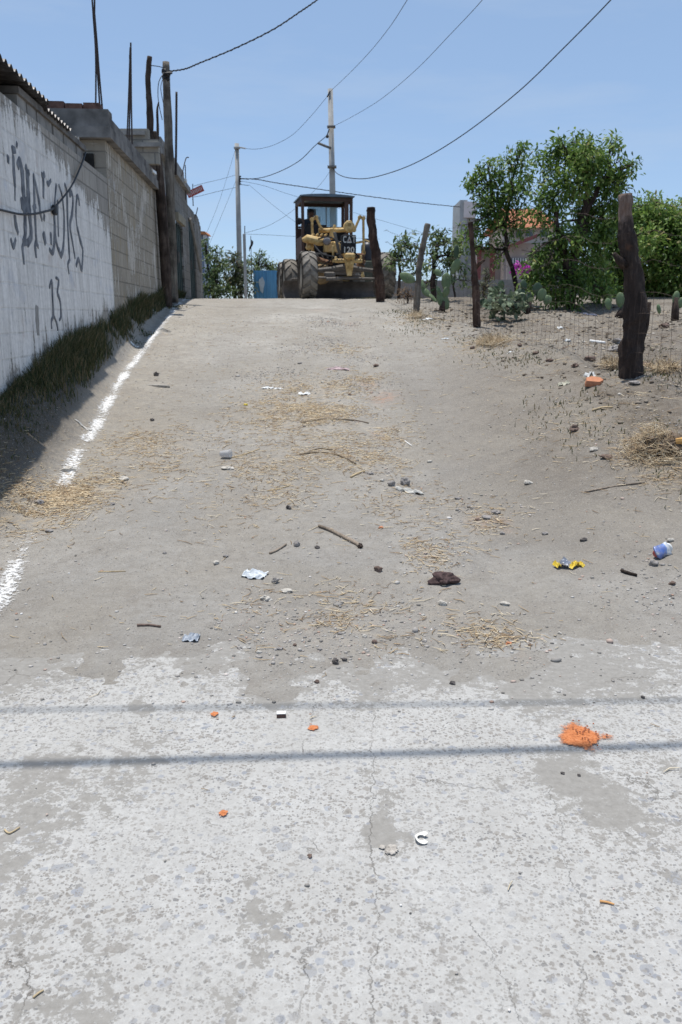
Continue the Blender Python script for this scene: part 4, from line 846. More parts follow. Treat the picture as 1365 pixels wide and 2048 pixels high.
# lift shaft across the beam, with the drum gear case at its right end, links and arms
mb = MB(); mb.tube([(-.42, 2, 1.88), (.52, 2, 1.92)], .062, 10); mb.lathe([(.09, -.10), (.155, -.09), (.165, 0), (.155, .09), (.09, .10)], (.44, 2, 1.99), 14, 'y')
mb.box((.44, 2.0, 2.05), (.20, .20, .22), None, .05); mb.box((-.05, 2, 1.80), (.12, .2, .30), None, .02); mb.tube([(.0, 1.9, 1.95), (.03, 1.9, 2.03)], .04, 8)
gpart('lift_shaft', mb, YELM)
def arm(pts, r=.035):
    m_ = MB()
    for a, b in zip(pts, pts[1:]):
        a = Vector(a); b = Vector(b); d = b-a; m_.box((a+b)/2, (r*1.9, r*1.5, d.length+r), Vector((0, 0, 1)).rotation_difference(d.normalized()).to_matrix(), .008)
    for p in pts: m_.lathe([(.03, -.05), (.055, -.045), (.055, .045), (.03, .05)], p, 10, 'y')
    return m_
gpart('lift_arm', arm([(-.36, 1.93, 1.92), (-.50, 1.93, 2.22), (-.62, 1.93, 2.17)]), YELM); gpart('lift_link', arm([(-.62, 1.92, 2.16), (-.60, 1.95, 1.3), (-.56, 2.0, .60)]), YELM)
gpart('lift_arm', arm([(.58, 1.93, 1.90), (.74, 1.93, 2.25), (.84, 1.93, 2.23)]), YELM); gpart('lift_link', arm([(.84, 1.92, 2.22), (.86, 1.95, 1.3), (.84, 2.0, .66)]), YELM)
mb = MB(); mb.tube([(.40, 1.9, 1.52), (.86, 1.9, 1.60)], .032, 8); mb.tube([(.84, 1.95, 1.66), (1.2, 2.6, 1.64)], .02, 6); gpart('side_rod', mb, YELM)
mb = MB(); mb.box((-.24, -.10, 1.30), (.075, .05, .72), Matrix.Rotation(math.radians(-14), 3, 'Y'), .01); gpart('strut', mb, STEEL)
mb = MB(); mb.box((-.33, .1, 1.12), (.05, .05, .42), None, .008); gpart('strut', mb, YELM)
# side housing with headlamp
mb = MB(); mb.tube([(-.92, 1.75, 1.60), (-.80, 1.72, 1.63), (-.45, 1.66, 1.56), (-.34, 1.64, 1.55)], [.05, .12, .12, .10], 14); mb.box((-.72, 1.8, 1.46), (.16, .2, .24), Matrix.Rotation(.3, 3, 'Y'), .04)
for i in range(4): mb.box((-.62+i*.12, 1.8, 1.74), (.05, .3, .07), Matrix.Rotation(.6, 3, 'Y'), .01)
gpart('side_housing', mb, YELM)
mb = MB(); mb.lathe([(.04, .12), (.10, .08), (.115, 0), (.105, -.015)], (-.27, 1.50, 1.56), 16, 'y'); hl = gpart('headlight', mb, STEEL)
mb = MB(); mb.lathe([(.104, -.016), (.07, -.035), (0, -.042)], (-.27, 1.50, 1.56), 16, 'y'); gpart('lens', mb, simple('dusty_lens', (.24, .22, .22), .3, .5, .2), hl)
# drawbar, circle and cross gear under the beam
mb = MB(); mb.tube([(0, -.1, .78), (-.55, 1.7, .74)], .05, 6); mb.tube([(0, -.1, .78), (.55, 1.7, .74)], .05, 6); mb.box((.12, .9, .74), (.9, .08, .08), None, .02)
mb.lathe([(.56, -.05), (.68, -.05), (.68, .05), (.56, .05), (.56, -.05)], (0, 2.1, .72), 28)
gpart('circle_drawbar', mb, STEEL)
mb = MB(); mb.lathe([(.05, -.10), (.24, -.08), (.28, 0), (.24, .08), (.05, .10)], (-.42, 1.5, .68), 18, 'y'); mb.box((-.40, 1.9, .98), (.42, .3, .24), None, .05); mb.box((-.55, 1.6, .84), (.5, .2, .14), None, .03)
gpart('swivel_gear', mb, simple('ochre_dust_steel', (.26, .185, .10), .85, .2, .35, 8, .01))
# mouldboard: a curved plate with a ledge and end bit, swung at an angle
BR = Matrix.Rotation(math.radians(7), 4, 'Z'); mb = MB()
def blade(t, th): a = math.radians(-48+96*t); R_ = .42; return (2.30+.0+R_*math.cos(a)-.42+th, .27+R_*.80*math.sin(a))
n = 9; ring = [blade(i/(n-1), 0) for i in range(n)]+[blade(i/(n-1), .03) for i in range(n-1, -1, -1)]
mb.prism([(-1.45, y, z) for y, z in ring], (2.85, 0, 0)); mb.xf(Matrix.Translation((0, 2.3, 0)) @ BR @ Matrix.Translation((0, -2.3, 0)))
bl_ = gpart('blade', mb, simple('blade_steel', (.085, .075, .07), .6, .4, .4, 4, .005))
mb = MB(); mb.box((-.05, 2.16, .575), (2.3, .32, .035), None, .01); mb.box((-.15, 2.02, .50), (.85, .06, .06), None, .01); mb.box((.05, 2.0, .70), (1.5, .08, .06), Matrix.Rotation(.05, 3, 'Y'), .01); gpart('ledge', mb, STEEL, bl_)
mb = MB(); mb.box((1.40, 2.42, .28), (.28, .05, .54), None, .008); mb.xf(Matrix.Translation((0, 2.3, 0)) @ BR @ Matrix.Translation((0, -2.3, 0))); gpart('end_bit', mb, RIMM, bl_)
# dark clutter behind the front axle: pump, hoses, belly plate
mb = MB(); mb.box((-.05, 2.7, 1.05), (1.0, .5, .55), None, .05); mb.box((0, 3.4, 1.0), (.8, .9, .5), None, .04)
for i in range(7): mb.tube(cat([(-.45+i*.14, 2.2, 1.25), (-.4+i*.13, 1.8, 1.05-.03*i), (-.3+i*.1, 1.9, .85)], 5), .018, 6)
gpart('transmission', mb, DARK)
RUST_ = simple('rust_and_mud', (.15, .085, .05), .95, .15, .45, 9, .01)
mb = MB()
for (a, b, c_, r) in (((-.30, -.25, 1.02), (-.55, .5, 1.15), (-.62, 1.5, 1.45), .022), ((-.22, -.2, 1.1), (-.42, .3, .95), (-.50, 1.2, .85), .018), ((.20, -.15, 1.15), (.42, .3, 1.05), (.60, 1.4, 1.2), .018), ((.3, -.2, .98), (.5, .2, .86), (.7, .9, .95), .015), ((-.1, .3, 1.42), (-.3, .9, 1.62), (-.5, 1.6, 1.62), .02)):
    mb.tube(cat([a, b, c_], 6), r, 7)
gpart('hose', mb, DARK)
mb = MB(); mb.tube([(-.35, .25, .90), (-.62, 1.3, 1.10)], .055, 10); mb.tube([(-.62, 1.3, 1.10), (-.70, 1.7, 1.18)], .028, 8); gpart('steering_cylinder', mb, RUST_)
mb = MB(); mb.box((.42, .6, 1.06), (.26, .7, .22), None, .04); gpart('gearbox', mb, RUST_); mb = MB(); mb.box((.62, 1.2, .90), (.20, .3, .34), Matrix.Rotation(.2, 3, 'Y'), .04); gpart('gearbox', mb, RUST_)
for i in range(6): mb = MB(); mb.lathe([(.022, -.36), (.022, -.372), (0, -.373)], (-.30+.12*i, 0, .955), 6, 'y'); gpart('bolt', mb, STEEL)
# cab
cx0, cx1, cy0, cy1 = -.72, .72, 3.15, 4.55
mb = MB()
for (x, y, a) in ((cx0, cy0, .085), (cx1, cy0, .085), (cx0, cy1, .085), (cx1, cy1, .085)): mb.box((x, y, 2.12), (a, a, 1.86), None, .01)
mb.box((0, cy0, 2.99), (1.36, .08, .12)); mb.box((0, cy1, 2.99), (1.36, .07, .12)); mb.box((cx0, 3.85, 2.98), (.07, 1.3, .14)); mb.box((cx1, 3.85, 2.98), (.07, 1.3, .14))
mb.box((.585, cy0+.01, 2.35), (.12, .06, 1.3)); mb.box((cx0, 3.85, 1.55), (.06, 1.3, .6)); mb.box((0, cy1, 1.75), (1.36, .06, .85)); mb.box((0, cy1, 2.215), (1.36, .05, .06)); mb.box((.2, cy1+.005, 2.5), (.035, .05, .9))
cab = gpart('cab', mb, BROWN)
mb = MB(); pts = []
for i in range(9):
    x = -.80+1.6*i/8; pts.append((x, .055*(1-(2*i/8-1)**2)))
poly = [(-.80, 0, 3.06)]+[(x, 0, 3.10+h) for x, h in pts]+[(.80, 0, 3.06)]
mb.prism([(x, 3.02, z) for x, y, z in poly], (0, 1.68, 0)); gpart('roof', mb, NAVY, cab)
mb = MB(); mb.box((-.33, cy0-.005, 1.80), (.62, .05, .70), None, .01); mb.box((.33, cy0+.3, 1.78), (.66, .3, .62), None, .03); mb.box((0, 3.85, 1.38), (1.4, 1.4, .06)); mb.box((.05, cy0+.18, 2.06), (1.25, .26, .10), None, .03)
gpart('dashboard', mb, DARK, cab)
m = M('dusty_glass', .25, .5); m.col((.58, .68, .72)); tr = m.n('ShaderNodeBsdfTransparent', {'Color': (.72, .86, .92, 1)}); mxs = m.n('ShaderNodeMixShader', {0: .48, 1: m.b.outputs[0], 2: tr}); m.t.links.new(mxs, m.t.nodes['Material Output'].inputs['Surface'])
mb = MB(); mb.box((.08, cy1-.05, 2.59), (.92, .012, .68)); gpart('rear_window', mb, m.m, cab)
mb = MB(); mb.box((-.27, cy1-.07, 2.60), (.28, .014, .50), None, .004); gpart('window_sticker', mb, simple('blue_grey_film', (.16, .22, .27), .5, .4, .1), cab)
mb = MB(); mb.tube([(cx0, 3.1, 2.2), (cx0-.10, 3.0, 2.22)], .012, 6); mb.blob((cx0-.13, 2.98, 2.22), (.09, .03, .10), 3, .06, 2); gpart('mirror', mb, DARK, cab)
mb = MB(); mb.lathe([(.20, -.018), (.235, 0), (.20, .018), (.19, 0), (.20, -.018)], (0, 0, 0), 20); 
mb.tube([(0, 0, 0), (.2, 0, 0)], .012, 5); mb.tube([(0, 0, 0), (-.12, .16, 0)], .012, 5); mb.tube([(0, 0, 0), (-.12, -.16, 0)], .012, 5); mb.tube([(0, 0, 0), (0, 0, -.5)], .022, 6)
mb.xf(Matrix.Translation((-.36, 3.52, 2.17)) @ Matrix.Rotation(math.radians(28), 4, 'X')); gpart('steering_wheel', mb, DARK, cab)
mb = MB(); mb.box((-.36, 4.02, 1.78), (.46, .46, .12), None, .04); mb.box((-.36, 4.26, 2.02), (.46, .10, .44), None, .04); mb.box((-.36, 4.02, 1.56), (.2, .2, .33)); gpart('seat', mb, DARK, cab)
for o_ in [cab]+list(cab.children):
    if o_.name.split('.')[0] in ('cab', 'roof', 'rear_window', 'window_sticker'):
        for v_ in o_.data.vertices:
            if v_.co.z > 2.2: v_.co.z = 2.2+(v_.co.z-2.2)*.84
# engine hood and tandem cases behind the cab
mb = MB(); mb.box((0, 5.75, 1.68), (.95, 2.2, .80), None, .08); mb.box((0, 5.0, 1.12), (.7, 1.2, .5), None, .05)
for i in range(7): mb.box((.479, 5.2+i*.2, 1.75), (.012, .08, .45))
gpart('engine_hood', mb, YELM); mb = MB(); mb.tube([(.1, 5.4, 2.06), (.1, 5.4, 2.62)], .045, 10); gpart('exhaust_pipe', mb, BROWN)
for sx in (-1, 1): mb = MB(); mb.box((sx*.72, 4.8, .64), (.20, 1.9, .42), None, .06); gpart('tandem_case', mb, YELM)
mb = MB(); mb.box((0, 6.95, 1.2), (.9, .16, .8), None, .03); gpart('radiator', mb, DARK)
# driver: one skinned body seated at the wheel
Mg = Matrix.Translation(gp) @ Matrix.Rotation(YAW, 4, 'Z') @ Matrix.Scale(.955, 4)
def person(loc_local):
    J = {'pel': (0, 0, .10), 'bel': (0, .03, .24), 'che': (0, .02, .44), 'nek': (0, -.01, .60), 'jaw': (0, -.055, .665), 'hed': (0, -.04, .75), 'crn': (0, -.03, .84),
         'shl': (-.19, .02, .53), 'ell': (-.25, -.14, .29), 'wrl': (-.13, -.36, .36), 'hal': (-.11, -.43, .39), 'shr': (.19, .02, .53), 'elr': (.25, -.14, .29), 'wrr': (.13, -.36, .36), 'har': (.11, -.43, .39),
         'hpl': (-.10, -.02, .08), 'knl': (-.14, -.45, .10), 'anl': (-.14, -.50, -.33), 'fol': (-.14, -.66, -.37), 'hpr': (.10, -.02, .08), 'knr': (.14, -.45, .10), 'anr': (.14, -.50, -.33), 'fr': (.14, -.66, -.37)}
    Rd = {'pel': .14, 'bel': .14, 'che': .155, 'nek': .058, 'jaw': .075, 'hed': .098, 'crn': .07, 'shl': .07, 'ell': .045, 'wrl': .032, 'hal': .036, 'shr': .07, 'elr': .045, 'wrr': .032, 'har': .036, 'hpl': .10, 'knl': .068, 'anl': .045, 'fol': .04, 'hpr': .10, 'knr': .068, 'anr': .045, 'fr': .04}
    E = [('pel', 'bel'), ('bel', 'che'), ('che', 'nek'), ('nek', 'jaw'), ('jaw', 'hed'), ('hed', 'crn'), ('che', 'shl'), ('shl', 'ell'), ('ell', 'wrl'), ('wrl', 'hal'), ('che', 'shr'), ('shr', 'elr'), ('elr', 'wrr'), ('wrr', 'har'), ('pel', 'hpl'), ('hpl', 'knl'), ('knl', 'anl'), ('anl', 'fol'), ('pel', 'hpr'), ('hpr', 'knr'), ('knr', 'anr'), ('anr', 'fr')]
    keys = list(J)
    for sd in (-1, 1):   # five fingers curled over the rim
        hk = 'hal' if sd < 0 else 'har'; hx, hy, hz = J[hk]
        for q in range(5):
            ox = (q-2)*.017; b_ = f'f{sd}{q}a'; c_ = f'f{sd}{q}b'
            J[b_] = (hx+ox, hy-.055+.008*abs(q-2), hz+.012 if q < 4 else hz); J[c_] = (hx+ox, hy-.075, hz-.025)
            Rd[b_] = .009; Rd[c_] = .008; E += [(hk, b_), (b_, c_)]; keys = list(J)
    me = bpy.data.meshes.new('person'); me.from_pydata([J[k] for k in keys], [(keys.index(a), keys.index(b)) for a, b in E], []); me.update()
    o = bpy.data.objects.new('person', me); COL.objects.link(o)
    md = o.modifiers.new('skin', 'SKIN'); sk = me.skin_vertices.new(name='') if not me.skin_vertices else me.skin_vertices[0]
    for i, k in enumerate(keys): sk.data[i].radius = (Rd[k], Rd[k]*(.82 if k in ('che', 'bel', 'pel') else 1)); sk.data[i].use_root = (k == 'pel')
    o.modifiers.new('sub', 'SUBSURF').levels = 1; o.modifiers['sub'].render_levels = 2
    bpy.context.view_layer.update()
    me2 = bpy.data.meshes.new_from_object(o.evaluated_get(bpy.context.evaluated_depsgraph_get())); o.modifiers.clear(); o.data = me2
    me2.materials.clear(); me2.polygons.foreach_set('use_smooth', np.ones(len(me2.polygons), bool))
    return o
SKIN = simple('brown_skin', (.16, .085, .055), .6, .3, .1)
pe = person(None); q = Mg @ Vector((-.36, 4.02, 1.80)); pe.location = q; pe.rotation_euler = (0, 0, YAW); pe.scale = (.955,)*3
m = M('skin_and_clothes', .85, .2); z = m.sep(m.co(), 2); y = m.sep(m.co(), 1)
k = m.ma('MULTIPLY', m.ma('LESS_THAN', z, .575), m.ma('GREATER_THAN', y, -.38)); c = m.mx(k, (.14, .075, .05), (.035, .042, .055)); c = m.mx(m.ma('LESS_THAN', z, .155), c, (.03, .035, .05)); m.col(c); pe.data.materials.append(m.m)
tag(pe, 'driver in dark clothes seated at the wheel inside the grader cab', 'person')
def ppart(name, mb, mat): o = bpy.data.objects.new(name, mesh(name, mb.v, mb.f, True, mb.c)); COL.objects.link(o); o.parent = pe; o.data.materials.append(mat); return o
HAIRM = simple('black_hair', (.012, .011, .011), .7, .3, .2)
mb = MB(); mb.blob((0, -.012, .815), (.104, .112, .085), 2, .06, 3, None, 2.2, -.25); ppart('hair', mb, HAIRM)
mb = MB(); mb.prism([(-.018, -.135, .715), (.018, -.135, .715), (0, -.13, .765)], (0, -.03, -.008)); ppart('nose', mb, SKIN)
for s in (-1, 1): mb = MB(); mb.blob((s*.036, -.128, .765), (.014, .008, .008), 1, .02, 1); ppart('eye', mb, HAIRM)
mb = MB(); mb.box((0, -.128, .685), (.045, .012, .010), None, .004); ppart('mouth', mb, simple('lips', (.14, .05, .045), .6, .3, .05))
for s in (-1, 1): mb = MB(); mb.blob((s*.098, -.03, .745), (.012, .022, .034), 1, .05, 2); ppart('ear', mb, SKIN)
# ================================================================ RIGHT SIDE: fence
BARK = woodmat('charred_bark', (.028, .021, .018), (.07, .05, .042), (.19, .13, .10), 1.4)
REDW = woodmat('reddish_bark', (.035, .022, .017), (.10, .06, .045), (.24, .17, .13), 1.3)
def postmat():
    m = M('stripped_charred_bark', .92, .2); p = m.co(); v = m.n('ShaderNodeMapping', {'Vector': p, 'Scale': (12, 12, 1.5)}); f = m.noise(v, 2.2, 7, .7, .5); g_ = m.noise(p, 5, 5, .65)
    c = m.ramp(f, (.3, (.022, .017, .015)), (.55, (.055, .040, .034)), (.75, (.13, .095, .075))); s = m.ramp(f, (.3, (.13, .085, .065)), (.6, (.27, .20, .165)), (.75, (.46, .39, .34)))
    k = m.ma('ADD', m.ma('MULTIPLY', m.ma('SUBTRACT', m.sep(p, 2), 1.33), 3.0), m.ma('MULTIPLY', m.ma('SUBTRACT', g_, .5), 2.0)); c = m.mx(m.ramp(k, (.0, 0), (.35, 1)), c, s)
    c = m.mx(m.ramp(g_, (.60, 0), (.72, .5)), c, (.17, .085, .05)); m.col(c); m.bump(m.ma('ADD', f, m.ma('MULTIPLY', m.noise(p, 40, 4, .7), .4)), .03); return m.m
POSTB = postmat()
fp = []
def fpost(label, base, pts, rads, mat, seed, extra=None, Y=None):
    b = G(*base); Yb = b.y if Y is None else Y
    b = Vector((b.x, Yb, gz(b.x, Yb))) if Y is None else Vector((P(base[0], base[1], Y).x, Y, gz(P(base[0], base[1], Y).x, Y)))
    q = cat([b-Vector((0, 0, .12))]+[P(u, v, Yb) for u, v in pts], 9); rr = np.interp(np.linspace(0, 1, len(q)), np.linspace(0, 1, len(rads)), rads)
    t = thing('fence_post', label, 'fence post', b, 'rough wooden fence posts along the right of the track')
    mb = MB(); mb.tube(q, list(rr), 18, True, seed, .16); part('trunk', mb, mat, t, True)
    for (nm, ps, rs) in (extra or []):
        mb = MB(); mb.tube([P(u, v, Yb-dy) for u, v, dy in ps], rs, 9, True, seed+3, .2); part(nm, mb, mat, t, True)
    e = Vector(q[-1]); mb = MB(); d = (q[-1]-q[-2]).normalized()
    mb.lathe([(rads[-1]*.93, -.004), (rads[-1]*.9, .006), (0, .009)], e, 14, 'z', Vector((0, 0, 1)).rotation_difference(d).to_matrix()); part('cut_top', mb, simple('cut_wood', (.26, .20, .155), .9, .2, .4, 20), t)
    fp.append((b, Vector(q[-1]))); return t
fpost('thick gnarled charred tree-trunk post, nearest of the fence posts', (1262, 758), [(1262, 700), (1272, 640), (1268, 560), (1258, 500), (1252, 455), (1252, 389)], [.105, .11, .10, .112, .085, .075, .078, .060, .062], POSTB, 3,
      [('branch_stub', [(1250, 530, .02), (1238, 520, .05), (1229, 507, .08)], [.05, .04, .018]), ('knot', [(1272, 715, -.03), (1288, 650, -.01), (1297, 604, .0)], [.045, .055, .03])])
fpost('slender dark post with a broken side stub, second of the fence posts from the right', (955, 658), [(953, 610), (950, 560), (948, 530), (944, 480), (941, 444)], [.058, .06, .058, .05, .035, .034, .036], REDW, 5,
      [('branch_stub', [(951, 536, .0), (960, 526, .02), (970, 519, .04)], [.035, .03, .022])])
fpost('smooth grey post leaning to the right beside the prickly pear', (832, 630), [(836, 580), (839, 535), (847, 490), (856, 448)], [.055, .055, .055, .053, .05], GREYW, 7)
fpost('stout leaning log post in front of the grader wheel', (763, 596), [(760, 575), (755, 530), (748, 480), (743, 440), (742, 415)], [.09, .105, .11, .10, .09, .085], REDW, 9, None, 19.2)
# two thin stakes carrying the wire farther right and left
b4 = fp[3][0]; fr = Vector((4.1, 4.2, 0)); fr.z = gz(fr.x, fr.y)
line = [Vector((b4.x-.25, 21.0, gz(b4.x-.25, 21.0)))]+[fp[i][0] for i in (3, 2, 1, 0)]+[fr]
RUST = simple('rusty_wire', (.085, .062, .05), .8, .3, .3)
mb = MB(); seg = [0]
for a, b in zip(line, line[1:]): seg.append(seg[-1]+(Vector((b.x-a.x, b.y-a.y, 0))).length)
def fl(s, h):
    x = np.interp(s, seg, [p.x for p in line]); y = np.interp(s, seg, [p.y for p in line]); sag = .05*math.sin(s*1.1)+.03*math.sin(s*2.9)
    return Vector((x+.03*math.sin(s*2.3+h*3)*h-.04, y-.10, gz(x, y)+h+sag*(.3+h*.5)))
hs = [.03, .20, .37, .54, .72]
for h in hs: mb.tube([fl(s, h) for s in np.linspace(0, seg[-1], 140)], .0015, 4, False)
s = .3
while s < seg[-1]-.1:
    d_ = .02*math.sin(s*7.1); mb.tube([fl(s, .03), fl(s+d_, .25), fl(s+d_*1.7-.02, .5), fl(s+d_-.03, .72)], .0014, 4, False); s += .15
o = solo('wire_fence', mb, RUST, fp[1][0], 'rusty woven wire mesh strung along the wooden posts', 'wire fence')
mb = MB()
for h in (.98, 1.22, 1.45):
    mb.tube([fl(s, h) for s in np.linspace(2.2, seg[-1], 120)], .0016, 4, False)
    for s in np.arange(2.5, seg[-1], .16):
        c = fl(s, h); mb.tube([c+Vector((-.012, 0, -.014)), c+Vector((.012, .006, .014))], .0016, 3, False); mb.tube([c+Vector((.012, 0, -.014)), c+Vector((-.012, -.006, .014))], .0016, 3, False)
solo('barbed_wire', mb, RUST, fp[1][0]+Vector((0, 0, 1)), 'thin rusty barbed wire strands strung above the woven mesh', 'barbed wire')
# ================================================================ foliage
def leaves(name, mat, clusters, n_per_m3, size, droop=.5, parent=None, shell=.30, wr=.36, nmin=12):
    """leaf-sized faces in sprays round twig tips that fill each cluster unevenly"""
    Cs, Ds, Ss, Ts = [], [], [], []
    for (c, r) in clusters:
        c = np.array(c); r = np.array(r if hasattr(r, '__len__') else (r, r, r), float)
        nt_ = max(nmin//4, int(n_per_m3*4.19*r.prod()/7)); d = rng.normal(size=(nt_, 3)); d /= np.linalg.norm(d, axis=1)[:, None]
        rad = (shell+(1-shell)*rng.random(nt_))**.8 * (.72+.55*np.array([mnoise.noise(Vector(q*1.9+c)) for q in d])+.1)
        tips = c+d*rad[:, None]*r; tl = rng.random()
        for t_, dd in zip(tips, d):
            k = rng.integers(5, 11); cc = t_+rng.normal(0, .6*size, (k, 3)); u = rng.normal(size=(k, 3))+dd*1.0; u[:, 2] -= droop; u /= np.linalg.norm(u, axis=1)[:, None]
            Cs.append(cc); Ds.append(u); Ss.append(size*(.6+.7*rng.random(k))); Ts.append(np.clip(.5+.30*(tl-.5)+.20*rng.normal(size=k)+.34*(rng.random()-.5), 0, 1))
    C = np.concatenate(Cs); D = np.concatenate(Ds); S = np.concatenate(Ss)[:, None]; T = np.concatenate(Ts)
    up = np.array([[0, 0, 1.]])+rng.normal(0, .5, (len(C), 3)); sd = np.cross(D, up); sd /= np.linalg.norm(sd, axis=1)[:, None]; nn = np.cross(sd, D)
    V = np.stack([C, C+D*S*.35+sd*S*wr*.5+nn*S*.06, C+D*S*.35-sd*S*wr*.5+nn*S*.06, C+D*S*.75+sd*S*wr*.36, C+D*S*.75-sd*S*wr*.36, C+D*S-nn*S*.12], 1)
    off = np.array(_worldloc(parent)); V = V-off
    me = npmesh(name, V, [(1, 2, 4, 3)], [(0, 2, 1), (3, 4, 5)], T); o = bpy.data.objects.new(name, me); COL.objects.link(o); o.parent = parent; me.materials.append(mat); return o
LEAF1 = leafmat('tree_leaf', ((0, (.040, .075, .018)), (.35, (.10, .18, .036)), (.65, (.19, .29, .065)), (.9, (.31, .39, .12)), (1, (.36, .32, .14))), .40, .45)
LEAF2 = leafmat('pale_leaf', ((0, (.04, .07, .025)), (.5, (.10, .155, .055)), (1, (.24, .28, .12))), .3, .5)
LEAF3 = leafmat('dusty_leaf', ((0, (.03, .05, .02)), (.5, (.085, .11, .05)), (.8, (.16, .17, .08)), (1, (.26, .18, .10))), .25, .6)
def limb(mb, a, b, r0, r1, seed, wob=.06, n=9):
    a = Vector(a); b = Vector(b); L = (b-a).length; pts = []
    for i in range(n):
        t_ = i/(n-1); p = a.lerp(b, t_); k = math.sin(math.pi*t_)*wob*L*2
        p += Vector((mnoise.noise(Vector((t_*2.2, seed, 0)))*k, mnoise.noise(Vector((t_*2.2, seed, 7)))*k, mnoise.noise(Vector((t_*2.2, seed, 3)))*k*.5+.05*L*math.sin(math.pi*t_))); pts.append(p)
    mb.tube(pts, [r0+(r1-r0)*i/(n-1) for i in range(n)], 8, True, seed, .12)
def tree(name, label, base, forks, clusters, mat, dens, leaf, Y, r0, depth=.9, group=None, cat_='tree', barkm=None, droop=.5, wr=.36, zdrop=0.0):
    """base pixel, forks [(u,v,r)] chained up from the ground, clusters [(u,v,rpx,dy)] measured at depth Y"""
    b = P(base[0], base[1], Y); b.z = gz(b.x, Y)-zdrop; t = thing(name, label, cat_, b, group); k = Y/1700
    mb = MB(); J = [(b-Vector((0, 0, .1)), r0)]
    for (u, v, r, dy, par) in forks: q = P(u, v, Y+dy); J.append((q, r)); limb(mb, J[par][0], q, J[par][1], r, len(J)*1.7+Y, .05)
    cl = []
    for i, (u, v, rp, dy) in enumerate(clusters):
        c = P(u, v, Y+dy); rr = rp*k; cl.append((c, (rr*1.05, rr*depth, rr*.9)))
        j = min(range(1, len(J)), key=lambda jj: (J[jj][0]-c).length) if len(J) > 1 else 0
        limb(mb, J[j][0], c, max(.010, J[j][1]*.45), .005, i*3.1, .09)
        for q in range(3): limb(mb, J[j][0].lerp(c, .6+.12*q), c+Vector(tuple(rng.normal(0, .55, 3)))*rr, .009, .004, i*2.3+q, .1, 5)
    part('trunk', mb, barkm or BARK, t, True); leaves('crown', mat, cl, dens, leaf, droop, t, .30, wr); return t
def jit(cl, k=3, s=.55, f=.62):
    o = list(cl)
    for (u, v, r, dy) in cl:
        for _ in range(k): o.append((u+np.clip(rng.normal(0, r*s*1.1), -r*.7, r*.7), v+np.clip(rng.normal(0, r*s), -r*.6, r*.6), r*f*(.5+.6*rng.random()), dy+rng.normal(0, .35)))
    return o
TG = 'trees in the dry plot behind the wire fence'
c1 = [(1122, 296, 28, 0), (1118, 276, 14, 0), (1155, 300, 36, .1), (1146, 276, 12, 0), (1180, 288, 20, 0), (1228, 296, 24, .1), (1224, 286, 14, 0), (1256, 332, 18, 0), (1268, 326, 9, 0), (1258, 354, 14, 0), (1181, 322, 46, -.2), (1098, 330, 36, .1), (1146, 366, 46, -.4), (1204, 356, 42, .2), (1240, 372, 24, 0), (1106, 400, 40, -.2), (1170, 412, 40, .4), (1225, 404, 30, 0), (1075, 436, 28, -.2), (1110, 440, 28, .2), (1180, 462, 44, .3), (1212, 440, 30, .2), (1106, 502, 40, -.1), (1072, 540, 28, -.2), (1132, 540, 46, .2), (1180, 524, 44, .4), (1085, 560, 34, -.3), (1110, 590, 34, -.4), (1143, 590, 34, -.3), (1080, 520, 32, -.2), (1058, 572, 26, -.3), (1150, 470, 34, -.4), (1160, 560, 36, -.3), (1120, 475, 30, -.4), (1205, 480, 34, .2), (1195, 560, 38, .5), (1210, 585, 30, .6)]
tree('leafy_tree', 'tallest round-crowned green tree in the plot behind the fence', (1143, 612), [(1140, 560, .10, 0, 0), (1152, 500, .08, 0, 1), (1118, 470, .055, -.2, 1), (1165, 440, .065, .1, 2), (1176, 380, .05, .1, 4), (1150, 330, .04, 0, 5), (1215, 350, .035, .1, 4), (1190, 420, .03, .3, 2), (1105, 400, .035, -.2, 3)], jit(c1, 1), LEAF1, 2300, .105, 16.6, .115, .95, TG)
c2 = [(1044, 306, 18, 0), (1046, 292, 9, 0), (1022, 330, 30, 0), (992, 342, 30, 0), (985, 326, 14, 0), (1012, 315, 12, 0), (1052, 352, 32, 0), (958, 366, 28, 0), (938, 370, 12, 0), (955, 345, 12, 0), (988, 386, 36, 0), (1026, 394, 36, 0), (950, 388, 18, 0), (1006, 420, 32, 0), (972, 436, 26, 0), (1040, 425, 22, 0), (936, 462, 20, 0), (966, 478, 22, 0), (1012, 462, 18, 0), (990, 460, 20, 0), (930, 480, 12, 0), (1000, 490, 14, 0), (1035, 455, 24, 0), (955, 500, 20, 0), (985, 505, 22, 0), (945, 445, 20, 0), (1020, 485, 18, 0), (965, 410, 24, 0)]
tree('leafy_tree', 'smaller tree with a thin left-leaning trunk beside the tallest tree', (1039, 602), [(1030, 560, .05, 0, 0), (1012, 500, .04, 0, 1), (1010, 450, .035, 0, 2), (1020, 400, .028, 0, 3), (985, 420, .025, 0, 3), (1030, 340, .018, 0, 4), (980, 370, .018, 0, 5)], jit(c2, 1), LEAF1, 2100, .10, 17.6, .06, .9, TG)
c3 = [(1292, 424, 34, 0), (1330, 434, 46, .3), (1380, 455, 56, .5), (1262, 440, 40, 0), (1318, 452, 60, -.2), (1380, 460, 60, 0), (1292, 492, 50, 0), (1340, 510, 60, -.4), (1240, 480, 36, .2), (1204, 510, 36, .3), (1400, 520, 60, 0), (1305, 552, 46, -.2), (1352, 558, 54, -.5), (1250, 545, 40, .2), (1210, 562, 36, .3), (1290, 585, 34, 0), (1340, 592, 34, -.4), (1395, 585, 50, -.3), (1222, 440, 34, .4), (1238, 500, 40, .2), (1218, 540, 40, .3), (1262, 470, 44, 0), (1225, 590, 34, .2), (1262, 590, 36, 0), (1450, 500, 66, 0), (1300, 400, 16, 0), (1270, 425, 18, 0)]
